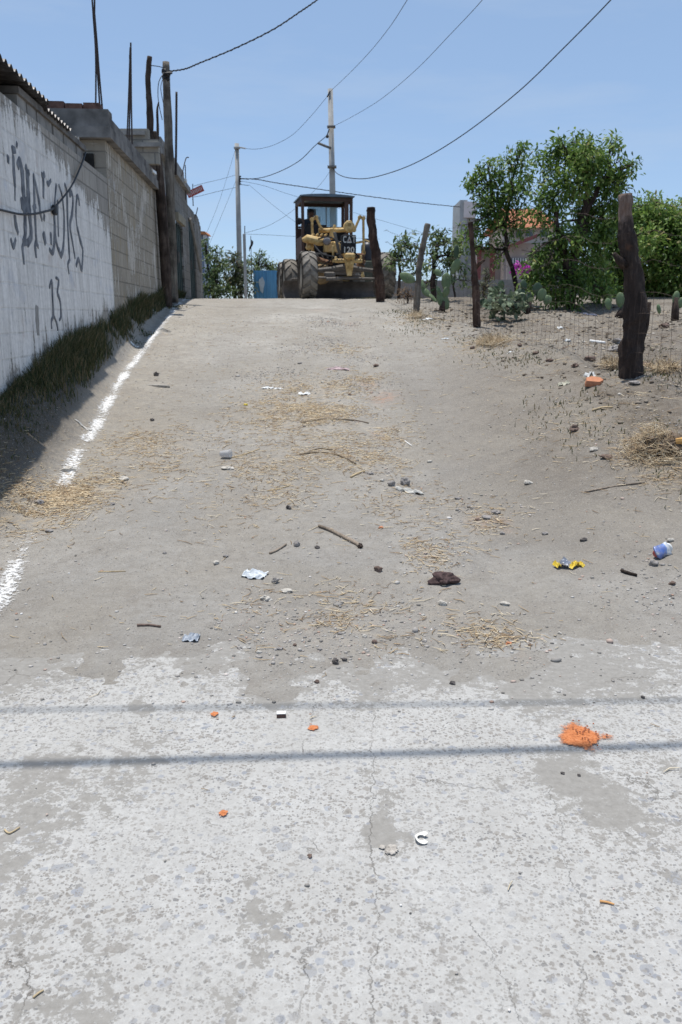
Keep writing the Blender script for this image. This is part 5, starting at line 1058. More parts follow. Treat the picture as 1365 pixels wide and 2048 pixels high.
tree('leafy_tree', 'broad dense dark-green tree filling the right edge behind the charred post', (1330, 612), [(1325, 560, .13, 0, 0), (1290, 500, .09, 0, 1), (1350, 490, .09, 0, 1), (1330, 430, .06, 0, 2), (1390, 450, .06, 0, 3), (1270, 450, .05, 0, 2), (1250, 540, .05, 0, 1)], jit(c3, 2), LEAF1, 1200, .125, 20.0, .15, 1.0, TG)
c4 = [(809, 484, 14, 0), (800, 500, 14, 0), (826, 498, 16, 0), (815, 480, 10, 0), (790, 512, 14, 0), (836, 520, 16, 0), (808, 530, 14, 0), (784, 525, 10, 0), (845, 545, 14, 0)]
tree('young_tree', 'sparse young tree between the two leaning posts', (797, 600), [(799, 560, .035, 0, 0), (800, 520, .03, 0, 1), (812, 490, .018, 0, 2)], jit(c4, 2), LEAF2, 800, .13, 20.5, .04, .9, TG)
c5 = [(868, 484, 16, 0), (880, 474, 14, 0), (892, 488, 16, 0), (858, 505, 18, 0), (884, 512, 20, 0), (905, 505, 14, 0), (868, 535, 18, 0), (900, 535, 16, 0), (862, 560, 16, 0), (915, 520, 10, 0), (876, 466, 10, 0)]
tree('young_tree', 'sparse young tree rising behind the prickly pear pads', (868, 606), [(866, 560, .06, 0, 0), (868, 520, .04, 0, 1), (878, 490, .025, 0, 2), (895, 510, .02, 0, 2)], jit(c5, 2), LEAF2, 900, .12, 19.2, .07, .9, TG)
c6 = [(914, 480, 6, 0), (911, 496, 9, 0), (905, 515, 10, 0), (920, 508, 9, 0), (912, 530, 10, 0), (925, 540, 14, 0), (905, 560, 12, 0), (935, 560, 14, 0)]
tree('young_tree', 'thin whippy sapling left of the slender dark post', (909, 602), [(909, 560, .02, 0, 0), (912, 520, .016, 0, 1), (913, 485, .01, 0, 2)], jit(c6, 1), LEAF2, 600, .12, 21.5, .025, .9, TG)
# low plants
tree('broadleaf_weed', 'pale broad-leaved weed at the foot of the slender post', (1010, 612), [(1010, 606, .015, 0, 0)], jit([(995, 604, 14, 0), (1015, 600, 16, 0), (1030, 607, 14, 0), (985, 611, 10, 0), (1040, 614, 10, 0), (1008, 615, 14, -.2)], 2), leafmat('greyish_leaf', ((0, (.06, .09, .05)), (.5, (.15, .20, .12)), (1, (.30, .34, .22))), .2), 900, .10, 14.2, .02, .8, None, 'plant', None, .1, .75)
tree('wispy_shrub', 'yellowish wispy shrub behind the slender dark post', (968, 602), [(967, 585, .02, 0, 0)], jit([(965, 565, 16, 0), (975, 545, 12, 0), (958, 585, 14, 0), (980, 570, 12, 0), (972, 590, 14, 0)], 2), LEAF3, 800, .12, 19.0, .025, .8, None, 'shrub', None, -.4, .14)
tree('bougainvillea', 'bougainvillea bush covered in magenta flowers in front of the pink house', (1045, 560), [(1045, 548, .05, 0, 0)], jit([(1036, 538, 7, 0), (1046, 535, 8, 0), (1054, 538, 6, 0), (1048, 541, 6, 0)], 1), leafmat('magenta_bract', ((0, (.16, .01, .12)), (.5, (.42, .02, .34)), (1, (.55, .06, .45))), .3), 200, .16, 34, .06, .8, None, 'bush', None, 0, .7)
# bushes at the far left
tree('far_bush', 'dense green bush at the end of the block wall', (425, 596), [(425, 560, .06, 0, 0), (415, 530, .04, 0, 1), (440, 530, .04, 0, 1)], jit([(414, 500, 8, 0), (412, 486, 5, 0), (420, 515, 16, 0), (432, 500, 10, 0), (436, 520, 16, 0), (422, 545, 20, 0), (442, 545, 18, 0), (425, 572, 22, -.3), (445, 575, 18, -.3), (416, 560, 12, 0), (450, 528, 12, 0), (414, 585, 16, -.5), (435, 588, 16, -.5), (455, 588, 16, -.5)], 2), LEAF2, 800, .15, 33, .08, .9, 'bushes at the end of the street', 'bush')
tree('far_bush', 'dusty brownish bush around the foot of the slim pole', (470, 596), [(468, 560, .06, 0, 0), (475, 535, .04, 0, 1)], jit([(460, 520, 12, 0), (468, 512, 12, 0), (478, 530, 16, 0), (465, 545, 18, 0), (484, 550, 16, 0), (470, 570, 22, -.3), (488, 575, 14, -.3), (492, 540, 10, 0), (456, 560, 14, 0), (475, 588, 16, -.5), (497, 588, 14, -.5), (503, 565, 9, 0), (500, 545, 8, 0)], 2), LEAF3, 800, .15, 34, .08, .9, 'bushes at the end of the street', 'bush')
tree('far_bush', 'sunlit bush showing above the blue metal sheeting', (530, 596), [(525, 560, .06, 0, 0), (515, 535, .04, 0, 1)], jit([(512, 518, 10, 0), (520, 510, 9, 0), (528, 524, 12, 0), (540, 530, 12, 0), (550, 530, 9, 0), (508, 535, 12, 0), (525, 538, 14, 0), (545, 540, 12, 0), (504, 550, 12, 0), (500, 525, 8, 0)], 2), LEAF2, 700, .15, 38, .08, .9, 'bushes at the end of the street', 'bush')
# prickly pears
m = M('cactus_pad', .6, .35); p = m.co(); f = m.noise(p, 7, 4); c = m.ramp(f, (.3, (.085, .135, .06)), (.7, (.17, .225, .115))); sp = m.vor(p, 17, 'Distance'); c = m.mx(m.ramp(sp, (.10, .6), (.2, 0)), c, (.32, .30, .20)); m.col(c); m.bump(m.ramp(sp, (.0, 1), (.3, 0)), .012); PAD = m.m
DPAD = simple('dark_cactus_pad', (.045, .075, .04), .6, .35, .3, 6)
def cactus(label, base, pads, Y):
    b = P(base[0], base[1], Y); b.z = gz(b.x, Y); t = thing('prickly_pear', label, 'cactus', b, 'prickly pears behind the wire fence')
    k = Y/1700; low = min(pads, key=lambda q: abs(q[0]-base[0])*1.5+abs(base[1]-q[1]))
    mb = MB(); c = P(low[0], low[1], Y); mb.tube([b-Vector((0, 0, .05)), (b+c)/2, c], [.07, .06, .04], 9, True, 1, .15); part('stem', mb, BARK, t, True)
    for (u, v, w_, h_, an, yaw, dk) in pads:
        mb = MB(); vs, fs = ICO[3]; out = []; R_ = Matrix.Rotation(math.radians(an), 3, 'Y') @ Matrix.Rotation(math.radians(yaw), 3, 'Z')
        for q in vs:
            z = q.z; nar = 1-.22*max(0, -z); out.append(P(u, v, Y)+R_ @ Vector((q.x*w_*k/2*nar, q.y*.028, z*h_*k/2)))
        mb.add(out, fs); part('pad', mb, DPAD if dk else PAD, t, True)
    return t
cactus('tall prickly pear with broad pale pads beside the smooth leaning post', (884, 612), [(887, 602, 24, 38, -30, 10, 0), (893, 564, 20, 36, 0, -15, 0), (911, 533, 18, 32, 25, 20, 0), (913, 504, 13, 28, 0, 30, 1), (877, 546, 13, 19, -45, 10, 0), (893, 584, 18, 24, 15, 40, 0), (878, 582, 14, 20, -20, 50, 0), (815, 556, 34, 20, 25, -10, 0), (842, 568, 16, 26, -40, 30, 0), (853, 585, 14, 24, -50, 20, 0), (866, 596, 14, 24, -45, 60, 0)], 16.4)
cactus('low clump of dark prickly pear pads right of the slender post', (1000, 604), [(992, 584, 18, 24, -10, 20, 0), (1002, 572, 14, 22, 10, -20, 0), (985, 600, 20, 22, -15, 0, 1), (968, 606, 24, 18, 10, 30, 1), (1006, 590, 16, 20, 15, 50, 1)], 17.2)
cactus('prickly pear clump in the shade left of the tallest tree', (1055, 606), [(1048, 570, 16, 22, -10, 30, 1), (1040, 590, 22, 26, 10, -20, 1), (1075, 578, 20, 26, 5, 10, 1), (1084, 590, 22, 26, 15, 20, 0), (1060, 598, 18, 22, -10, 40, 1), (1095, 600, 18, 20, 20, 0, 0)], 15.6)
cactus('small prickly pear standing left of the charred post', (1238, 618), [(1217, 608, 16, 24, -15, 20, 0), (1241, 600, 18, 30, -5, -10, 0), (1247, 617, 13, 18, 10, 10, 1)], 14.6)
cactus('small prickly pear at the right edge behind the wire', (1352, 622), [(1352, 595, 14, 26, 10, 0, 0), (1362, 606, 18, 22, 10, 20, 0), (1318, 618, 9, 20, -15, 20, 0)], 14.0)
# dry brush at the foot of the posts
DRY = leafmat('dry_brush', ((0, (.10, .06, .035)), (.5, (.24, .15, .08)), (1, (.38, .27, .16))), .15, .8)
tree('dry_bush', 'small dry brown bush left of the smooth leaning post', (818, 604), [(816, 596, .02, 0, 0)], jit([(814, 586, 12, 0), (806, 592, 10, 0), (822, 590, 9, 0)], 2), DRY, 700, .09, 18.2, .02, .8, None, 'bush', None, -.3, .12)
# ---------------------------------------------------------------- houses and walls behind the plot
t = thing('pink_house', 'two-storey pink house with orange tiled roofs and red porch columns behind the trees', 'house', P(1030, 575, 44))
PINK = simple('pink_render', (.42, .36, .33), .9, .2, .12, 2); CREAM = simple('cream_render', (.50, .46, .40), .9, .2, .1, 2); RTILE = simple('red_tile', (.42, .17, .10), .85, .2, .3, 14, .03); MAR = simple('maroon_paint', (.22, .075, .07), .7, .3, .15)
def pbox(mb, u0, v0, u1, v1, Y, D, bev=0): a = P(u0, v0, Y); b = P(u1, v1, Y); mb.box(((a.x+b.x)/2, Y+D/2, (a.z+b.z)/2), (abs(b.x-a.x), D, abs(a.z-b.z)), None, bev)
mb = MB(); pbox(mb, 1012, 452, 1125, 486, 45.5, 5); part('upper_wall', mb, CREAM, t)
mb = MB(); pbox(mb, 1018, 486, 1120, 600, 44.5, 7); pbox(mb, 958, 494, 1017, 600, 46.5, 5); part('lower_wall', mb, PINK, t)
mb = MB(); a, b = P(1000, 455, 45), P(1118, 455, 45); mb.prism([(a.x, 45.0, a.z), (b.x, 45.0, a.z), (b.x-.5, 47.5, a.z+1.1), (a.x+.5, 47.5, a.z+1.1)], (0, .12, .12)); mb.prism([(a.x, 50.2, a.z), (a.x+.5, 47.5, a.z+1.1), (b.x-.5, 47.5, a.z+1.1), (b.x, 50.2, a.z)], (0, .1, .12)); part('roof', mb, RTILE, t)
mb = MB(); a, b = P(1012, 492, 43.8), P(1070, 470, 43.8); mb.prism([(a.x, 43.2, a.z), (b.x, 43.2, b.z), (b.x, 43.2, b.z-.18), (a.x, 43.2, a.z-.18)], (0, 1.5, .0)); pbox(mb, 950, 493, 990, 499, 45.0, 1.5); part('porch_roof', mb, MAR, t)
mb = MB(); pbox(mb, 982, 498, 988, 600, 45.4, .2); pbox(mb, 956, 498, 960, 600, 45.4, .2); part('porch_column', mb, MAR, t)
for (u0, u1, v0, v1) in ((1033, 1044, 460, 474), (1053, 1066, 460, 473), (1082, 1094, 460, 474)):
    mb = MB(); pbox(mb, u0, v0, u1, v1, 45.38, .11); wd = part('window', mb, simple('dark_pane', (.06, .08, .09), .25, .5, .1), t)
    mb = MB(); pbox(mb, u0-1, v0-1.2, u1+1, v0, 45.34, .15); pbox(mb, u0-1, v1, u1+1, v1+1.2, 45.34, .15); part('frame', mb, CREAM, wd)
mb = MB(); pbox(mb, 1024, 516, 1052, 545, 44.40, .09); wd = part('window', mb, simple('blue_grey_pane', (.12, .15, .19), .3, .5, .1), t)
mb = MB()
for u in (1026, 1031, 1036, 1041, 1046, 1051): pbox(mb, u, 516, u+.8, 545, 44.30, .05)
part('bars', mb, simple('white_bars', (.6, .6, .6), .5, .3, .05), wd)
t = thing('grey_tower', 'tall pale grey tower with a white panel behind the slender post', 'tower', P(930, 575, 48))
mb = MB(); pbox(mb, 921, 400, 929, 600, 48, 3.0); pbox(mb, 929.1, 437, 950, 600, 48.2, 2.8); part('wall', mb, simple('pale_grey_render', (.36, .37, .37), .9, .2, .12, 2), t)
mb = MB(); pbox(mb, 929.2, 403, 952, 435, 47.9, 1.5); part('panel', mb, simple('pinkish_white_render', (.62, .56, .54), .9, .2, .08, 2), t)
t = thing('garden_wall', 'low grey block wall running behind the plot towards the pink house', 'wall', P(1000, 600, 30))
mb = MB(); a, b = P(762, 561, 30), P(1500, 553, 29); 
mb.prism([(a.x, 30.5, 1.2), (b.x, 29.4, 1.2), (b.x, 29.4, b.z), (a.x, 30.5, a.z)], (0, .15, 0)); part('wall', mb, simple('grey_render', (.25, .235, .22), .95, .2, .2, 3, .01), t)
# ---------------------------------------------------------------- water tank by the fence
t = thing('water_tank', 'black plastic water tank on a block stand behind the stout log post', 'water tank', P(738, 590, 27))
mb = MB(); c = P(735.5, 522, 27); k = 27/1700; r = 13*k
mb.lathe([(r*.97, 0), (r, .04), (r*.985, .15), (r, .17), (r*.985, .3), (r, .32), (r*.98, .46), (r*.75, .52), (r*.35, .57), (r*.3, .58)], c, 24); part('drum', mb, simple('black_plastic', (.028, .032, .042), .45, .5, .15), t, True)
mb = MB(); mb.lathe([(.09, .575), (.09, .66), (0, .67)], c, 14); part('lid', mb, simple('blue_black_lid', (.04, .06, .09), .5, .4, .1), t)
mb = MB(); mb.box(c+Vector((.14, -.05, .60)), (.05, .05, .10), None, .01); part('valve', mb, simple('white_valve', (.75, .75, .75), .4, .4, .05), t)
mb = MB(); mb.box(c+Vector((0, 0, -.85)), (.55, .55, 1.68), None, .02); part('stand', mb, simple('mossy_block', (.10, .11, .085), .95, .2, .4, 6), t)
# ---------------------------------------------------------------- blue sheeting, flag and car at the end of the street
m = M('blue_sheet_metal', .5, .4); f = m.noise(m.wco((1, 1, .3)), 3, 4); m.col(m.ramp(f, (.35, (.07, .22, .38)), (.65, (.13, .33, .50)))); BLUE = m.m
t = thing('blue_sheet_fence', 'ribbed blue metal sheeting fence with a pale bare patch', 'fence', P(533, 592, 34))
a, b = P(507, 541, 34), P(567, 540, 34); mb = MB(); vs = []; n = 97
for kk in range(2):
    for i in range(n):
        x = a.x+(b.x-a.x)*i/(n-1); ph = (i % 12)/12; y = 34+(.05 if ph < .62 else 0)+kk*.012
        vs += [(x, y, 1.2), (x, y, a.z)]
fs = []
for kk in range(2):
    for i in range(n-1): o_ = (kk*n+i)*2; fs.append((o_, o_+2, o_+3, o_+1))
mb.add(vs, fs); part('sheet', mb, BLUE, t)
mb = MB(); c = P(524, 570, 33.96); vs = []
for i in range(20):
    an = 2*math.pi*i/20; vs.append((c.x+.105*math.cos(an)*(1+.25*math.sin(3*an)), 33.955, c.z+.30*math.sin(an)*(1+.12*math.cos(5*an))))
mb.prism(vs, (0, .004, 0)); part('bare_patch', mb, simple('bare_zinc', (.42, .46, .47), .5, .4, .15), t)
mb = MB(); mb.box(((a.x+b.x)/2, 34.11, a.z-.2), (b.x-a.x, .05, .05)); mb.box((a.x+.02, 34.12, 2.2), (.06, .06, 2.1)); part('rail', mb, DARKC, t)
t = thing('dark_flag', 'limp black flag on a thin stick above the bushes', 'flag', P(502, 540, 33))
mb = MB(); mb.tube([P(504, 560, 33), P(502, 472, 33)], .014, 6); part('stick', mb, ROD, t)
mb = MB(); a = P(502.5, 478, 33)
mb.grid(lambda u, v: P(502.5+u*5*(1-v*.9)-v*3.2+1.2*math.sin(v*6), 479+v*21+u*4, 33)+Vector((0, .05*math.sin(u*5+v*4), 0)), 5, 8); mb.grid(lambda u, v: P(502.5+u*5*(1-v*.9)-v*3.2+1.2*math.sin(v*6), 479+v*21+u*4, 33)+Vector((0, .05*math.sin(u*5+v*4)+.008, 0)), 5, 8); part('cloth', mb, simple('black_cloth', (.018, .018, .022), .9, .2, .2), t)
# parked car, mostly hidden behind the rear wheels
t = thing('parked_car', 'pale blue car mostly hidden behind the grader wheels', 'car', P(611, 596, 31))
c = P(611, 590, 31); z0 = gz(c.x, 31); mb = MB()
prof_ = [(-.82, .30), (-.84, .55), (-.80, .82), (-.72, .90), (-.60, 1.30), (-.50, 1.38), (.50, 1.38), (.60, 1.30), (.72, .90), (.80, .82), (.84, .55), (.82, .30)]
mb.prism([(c.x+x*.85, 31+.15*(z > .9), z0+z) for x, z in prof_], (0, 3.6, 0)); part('body', mb, simple('pale_blue_car_paint', (.42, .52, .60), .35, .5, .08), t)
mb = MB(); mb.prism([(c.x-.48, 31.13, z0+.95), (c.x+.48, 31.13, z0+.95), (c.x+.42, 31.13, z0+1.28), (c.x-.42, 31.13, z0+1.28)], (0, .015, 0)); part('windscreen', mb, simple('car_glass', (.03, .04, .05), .15, .5, .1), t)
for sx in (-1, 1):
    mb = MB(); mb.lathe([(.14, -.09), (.29, -.09), (.31, 0), (.29, .09), (.14, .09)], (c.x+sx*.62, 31.7, z0+.30), 18, 'x'); part('wheel', mb, BLACK, t)
    mb = MB(); mb.box((c.x+sx*.5, 30.99, z0+.66), (.26, .04, .12), None, .02); part('headlight', mb, simple('lamp_glass', (.6, .6, .55), .2, .5, .05), t)
# ================================================================ LITTER, STONES AND STICKS ON THE GROUND
def gp_(u, v):
    q = G(u, v); q.z = gz(q.x, q.y); return q, (q-Vector((0, 0, CAM_H))).length/F
def stone(u, v, wpx, hpx, label, mat, seed, name='stone', group=None, cat='stone', rough=.28, deep=.8, freq=1.1, az=None):
    q, k = gp_(u, v); w_ = wpx*k/2; h = hpx*k/2; mb = MB()
    R_ = Matrix.Rotation(random.uniform(-.5, .5) if az is None else az, 3, 'Z')
    mb.blob(q+Vector((0, 0, h*.62)), (w_, w_*deep, h), seed, rough, 3, R_, freq, -.65)
    return solo(name, mb, mat, q, label, cat, group, False)
def stonemat(name, c, v=.35, sc=45): return simple(name, c, .95, .2, v, sc, .004)
PALES = stonemat('pale_stone', (.46, .43, .38)); GREYS = stonemat('grey_stone', (.27, .25, .235)); DARKS = stonemat('dark_stone', (.11, .098, .092), .5); BRNS = stonemat('brown_stone', (.16, .115, .095)); TERRA = stonemat('terracotta', (.50, .215, .115), .2)
stone(888, 1166, 56, 24, 'dark purplish-brown scoria rock lying on the pale dirt right of centre', stonemat('scoria', (.075, .05, .047), .55, 60), 3, 'rock', None, 'rock', .3, .62, 1.2, .1)
stone(574, 1183, 24, 9, 'long flat pale stone left of the grey pebble near the crumpled plastic', PALES, 5, deep=.6)
stone(533, 1198, 20, 11, 'lumpy pale grey stone just below the crumpled plastic', PALES, 6, rough=.35)
stone(551, 1166, 14, 14, 'rounded grey stone touching the right of the crumpled plastic', GREYS, 7)
stone(594, 1092, 13, 13, 'grey pebble with a pale top left of the thick stick', GREYS, 8)
stone(634, 1097, 10, 7, 'small black stone below the thick stick', DARKS, 9)
stone(757, 1143, 15, 13, 'single reddish-grey stone in the middle of the bare dirt', BRNS, 10)
stone(672, 1328, 13, 13, 'dark grey stone on the edge where dirt meets concrete', DARKS, 11)
stone(690, 1322, 10, 7, 'small dark chip touching the grey stone at the concrete edge', DARKS, 12)
stone(634, 1366, 9, 8, 'brown pebble on the concrete at the head of the crack', BRNS, 13)
stone(885, 1210, 17, 11, 'pale grey stone among straw below the scoria rock', PALES, 14)
stone(1010, 1211, 20, 8, 'pale wedge-shaped stone alone on the smooth right dirt', PALES, 15, deep=.5)
stone(1308, 1130, 16, 13, 'round grey stone just below the blue crushed can', GREYS, 16)
stone(578, 1016, 11, 9, 'small black cinder above and left of the thick stick', DARKS, 17)
stone(433, 1130, 13, 8, 'cream-coloured pebble left of the crumpled plastic', PALES, 18)
stone(452, 1117, 11, 6, 'flat grey pebble beside the cream-coloured pebble', GREYS, 19)
stone(811, 970, 20, 20, 'dark grey stone standing behind the white rag', GREYS, 20, rough=.35)
stone(782, 972, 14, 12, 'grey stone left of the white rag', GREYS, 21)
stone(1150, 859, 19, 14, 'dark brown stone on the right bank below the brick', BRNS, 22)
stone(1189, 902, 20, 10, 'whitish wedge stone on the right bank left of the straw heap', PALES, 23, deep=.5)
stone(1056, 965, 16, 9, 'small pale stone on the smooth right-hand track', PALES, 24)
stone(138, 941, 24, 11, 'pale grey stone sitting on the chalk line', PALES, 26)
stone(248, 958, 20, 8, 'flat pale stone right of the end of the chalk line', PALES, 27)
stone(80, 1008, 16, 10, 'grey stone lying in the straw at the left edge', GREYS, 28)
stone(99, 1064, 16, 6, 'flat dark grey stone below the straw at the left', GREYS, 29)
stone(456, 937, 22, 8, 'pale crusty stone below the plastic cup', PALES, 30)
stone(992, 1026, 16, 9, 'grey stone with a white chip at its right on the straw-strewn rut', GREYS, 31)
stone(972, 1036, 22, 8, 'flat slab stone lower left of the chip in the straw-strewn rut', GREYS, 32)
stone(752, 733, 12, 6, 'small dark stone on the upper track right of the pink rag', BRNS, 33)
stone(313, 752, 9, 10, 'dark stone standing beside the flat grey slab', DARKS, 34)
stone(305, 842, 8, 6, 'small black stone below the chalk line in the upper left', DARKS, 35)
stone(1167, 1081, 12, 7, 'black cinder on the right-hand dirt with a white chip below', DARKS, 36)
stone(1213, 919, 22, 9, 'brownish clod on the right bank below the wedge stone', BRNS, 37)
stone(1158, 1552, 6, 5, 'small black pebble on the dust patch below the orange powder', DARKS, 38)
stone(1126, 1548, 7, 5, 'black pebble nearest below the orange powder', DARKS, 39)
stone(1286, 1397, 7, 6, 'lone black pebble on the right-hand concrete', DARKS, 40)
stone(905, 1368, 12, 8, 'short dark chip on the concrete right of centre', DARKS, 41)
stone(620, 1715, 9, 6, 'small rusty-brown pebble on the foreground concrete', BRNS, 42)
stone(1018, 1287, 10, 7, 'orange-red brick crumb on the dirt above the right concrete', TERRA, 43)
stone(762, 1055, 9, 6, 'orange-red brick crumb right of the thick stick', TERRA, 44)
for i, (u, v, a, b) in enumerate([(680, 1268, 9, 6), (730, 1275, 9, 7), (590, 1292, 8, 6), (640, 1300, 9, 5), (560, 1299, 12, 6), (518, 1305, 12, 6), (750, 1287, 11, 8), (1005, 1068, 10, 6), (1090, 1066, 12, 6), (1340, 1085, 12, 8), (1345, 1170, 12, 8), (940, 1012, 12, 6), (915, 998, 10, 5), (860, 925, 9, 5), (955, 1040, 12, 5), (480, 1296, 9, 5), (850, 1285, 8, 5), (1120, 1265, 8, 5), (1060, 1290, 7, 5), (225, 1010, 10, 5), (330, 1110, 8, 5), (645, 765, 7, 4), (700, 790, 7, 4), (600, 728, 8, 4), (742, 948, 12, 6), (764, 962, 10, 6)]):
    stone(u, v, a, b, 'small loose greyish stone scattered on the dirt track', (GREYS, PALES, BRNS, GREYS)[i % 4], 50+i, 'stone', 'small loose stones on the dirt track')
for i, (u, v, a, b) in enumerate([(1230, 705, 26, 15), (1180, 720, 18, 10), (1150, 735, 14, 8), (1215, 735, 16, 9), (1330, 655, 20, 12), (1290, 735, 22, 14), (1300, 740, 14, 10), (1100, 720, 12, 7), (1040, 690, 10, 6), (960, 690, 14, 8), (945, 700, 9, 7), (1340, 730, 18, 10), (1235, 690, 20, 12), (1130, 700, 10, 6), (1072, 708, 12, 7), (1268, 775, 18, 8)]):
    stone(u, v, a, b, 'brown earth clod turned up along the foot of the wire fence', BRNS if i % 3 else GREYS, 90+i, 'earth_clod', 'earth clods along the fence', 'clod', .35)
# broken brick
def slab(u, v, poly, th, mat, name, label, cat, lift=0.0, tilt=(0, 0, 0)):
    q, k = gp_(u, v); mb = MB(); R_ = Matrix.Rotation(tilt[2], 3, 'Z') @ Matrix.Rotation(tilt[0], 3, 'X') @ Matrix.Rotation(tilt[1], 3, 'Y')
    pts = [R_ @ Vector((x, y, 0)) for x, y in poly]; d = R_ @ Vector((0, 0, th)); n = len(pts)
    mid = [p+d*.5+Vector((random.uniform(-.004, .004), random.uniform(-.004, .004), 0)) for p in pts]; top = [p*.95+d for p in pts]; o = q+Vector((0, 0, lift))
    mb.add([o+p for p in pts]+[o+p for p in mid]+[o+p for p in top], [tuple(range(n-1, -1, -1)), tuple(range(2*n, 3*n))]+[(r*n+i, r*n+(i+1) % n, (r+1)*n+(i+1) % n, (r+1)*n+i) for r in (0, 1) for i in range(n)])
    return solo(name, mb, mat, q, label, cat)
slab(1185, 772, [(-.10, -.06), (.03, -.075), (.10, -.01), (.095, .06), (.02, .085), (-.06, .04)], .055, simple('orange_brick', (.46, .205, .115), .95, .2, .15, 30, .003), 'broken_brick', 'broken orange brick lying on the bank left of the charred post', 'brick', -.01, (.28, .05, .15))
slab(310, 772, [(-.17, .12), (-.13, .16), (.02, .10), (.15, .0), (.19, -.07), (.10, -.05), (-.08, .03)], .025, stonemat('flat_slab', (.33, .31, .28)), 'flat_stone', 'long flat grey stone slab on the track right of the chalk line', 'stone', -.006)
# sticks
def stick(pts, r, label, mat, name='stick', n=7, lift=1.0):
    q = []
    for u, v in pts: p = G(u, v); p.z = gz(p.x, p.y)+r*lift; q.append(p)
    q = cat(q, 5); mb = MB(); mb.tube(q, [r*(1.1-.3*i/len(q)) for i in range(len(q))], n, True, len(label), .15); return solo(name, mb, mat, q[0], label, 'stick', None, True)
STICKM = woodmat('dry_stick', (.14, .11, .085), (.32, .26, .205), (.50, .43, .35), 6); TANB = woodmat('tan_branch', (.16, .12, .085), (.32, .26, .19), (.48, .41, .32), 6); SOFT = simple('straw_stick', (.46, .36, .22), .85, .2, .25, 30)
stick([(722, 1094), (705, 1084), (680, 1071), (660, 1061), (638, 1054)], .0115, 'thick bare brown stick lying diagonally on the dirt in mid picture', STICKM)
mb = MB(); q, k = gp_(721, 1095); mb.blob(q+Vector((0, 0, .014)), (.016, .016, .015), 3, .3, 2); solo('stick_knot', mb, DARKW, q, 'dark charred knot at the lower end of the thick stick', 'knot')
stick([(540, 1109), (555, 1102), (573, 1090)], .007, 'short tan stick left of the thick stick', STICKM)
stick([(275, 1252), (300, 1252), (322, 1254)], .006, 'thin reddish-brown twig on the left dirt', BRNS)
stick([(1243, 1143), (1258, 1149), (1274, 1153)], .009, 'short dark twig on the right dirt below the yellow wrapper', DARKW)
stick([(604, 846), (650, 840), (700, 842), (738, 848)], .0075, 'long thin branch lying across the track beyond the plastic cup', TANB)
stick([(462, 915), (490, 910), (520, 899)], .005, 'straw-coloured branch running right from the plastic cup', SOFT)
stick([(600, 910), (630, 905), (668, 908), (690, 918), (712, 930)], .0085, 'curved brown branch in the straw in the middle of the track', TANB)
stick([(665, 900), (640, 897), (610, 905)], .006, 'shorter branch crossing the curved brown branch', TANB)
stick([(702, 955), (718, 948), (730, 944)], .008, 'short straw stalk below the curved brown branch', SOFT)
stick([(535, 981), (555, 977), (578, 972)], .005, 'thin pale stalk on the dirt below the plastic cup', SOFT)
stick([(1170, 985), (1215, 975), (1260, 968), (1290, 966)], .006, 'pale root running across the right bank towards the edge', STICKM)
stick([(1185, 824), (1205, 818), (1226, 814)], .008, 'dry stalk on the bank below the brick', SOFT)
stick([(197, 1143), (252, 1144)], .003, 'thin pale straw on the left dirt', SOFT)
stick([(1200, 1805), (1215, 1808), (1229, 1811)], .0028, 'curled dry orange leaf stalk on the right foreground concrete', simple('orange_stalk', (.52, .28, .11), .8, .3, .2, 50))
stick([(67, 1997), (78, 1990), (88, 1983)], .0024, 'short straw stalk on the bottom-left concrete', SOFT)
stick([(10, 1661), (20, 1668), (40, 1656)], .0026, 'bent straw on the left edge of the concrete', SOFT)
stick([(1180, 948-260), (1210, 689)], .018, 'white painted offcut lying inside the plot beyond the charred post', simple('white_offcut', (.72, .72, .70), .7, .3, .08), 'offcut', 8)
stick([(810, 883), (818, 888), (824, 893)], .005, 'white plastic spoon handle on the right-hand track', simple('white_spoon', (.78, .77, .74), .5, .4, .05), 'plastic_spoon')
# crumpled sheets of plastic and paper
def crumple(u, v, wpx, dpx, hgt, mat, label, cat, name, seed, az=0., edge=.25):
    q, k = gp_(u, v); w_ = wpx*k; d = dpx*k*1.7; n = 16; R_ = Matrix.Rotation(az, 3, 'Z'); mb = MB()
    def fn(off):
        def g(a, b):
            x = (a-.5)*w_*(1+edge*mnoise.noise(Vector((b*3, seed, 1)))*2); y = (b-.5)*d*(1+edge*mnoise.noise(Vector((a*3, seed, 4)))*2); p = R_ @ Vector((x, y, 0))
            z = hgt*(.55+1.3*mnoise.noise(Vector((a*3.1, b*3.1, seed)))+.6*mnoise.noise(Vector((a*7, b*7, seed+3))))*(1-.5*max(abs(a-.5), abs(b-.5)))
            X, Y = q.x+p.x, q.y+p.y; return Vector((X, Y, gz(X, Y)+max(.001, z)+off))
        return g
    mb.grid(fn(.0), n, n); mb.grid(fn(.0015), n, n)
    return solo(name, mb, mat, q, label, cat, None, False)
WHT = simple('white_plastic_film', (.74, .74, .72), .5, .4, .06); GWH = simple('greyish_film', (.56, .59, .61), .4, .45, .1); PNK = simple('pink_cloth', (.52, .40, .40), .9, .2, .1)
crumple(510, 1152, 46, 20, .022, GWH, 'crumpled translucent plastic wrapper on the dirt left of centre', 'wrapper', 'plastic_wrapper', 2, -.3)
crumple(536, 779, 22, 5, .018, WHT, 'white paper scrap on the upper track, left of the pair', 'paper', 'paper_scrap', 3)
crumple(557, 779, 16, 4, .010, WHT, 'torn strip of white paper touching the left paper scrap', 'paper', 'paper_scrap', 4)
crumple(609, 790, 22, 8, .022, WHT, 'white paper scrap on the straw, right of the pair', 'paper', 'paper_scrap', 5, .4)
crumple(820, 984, 52, 9, .022, simple('dirty_white_rag', (.55, .53, .48), .9, .2, .15), 'dirty white rag lying flat beside grey stones on the track', 'rag', 'rag', 6, -.05)
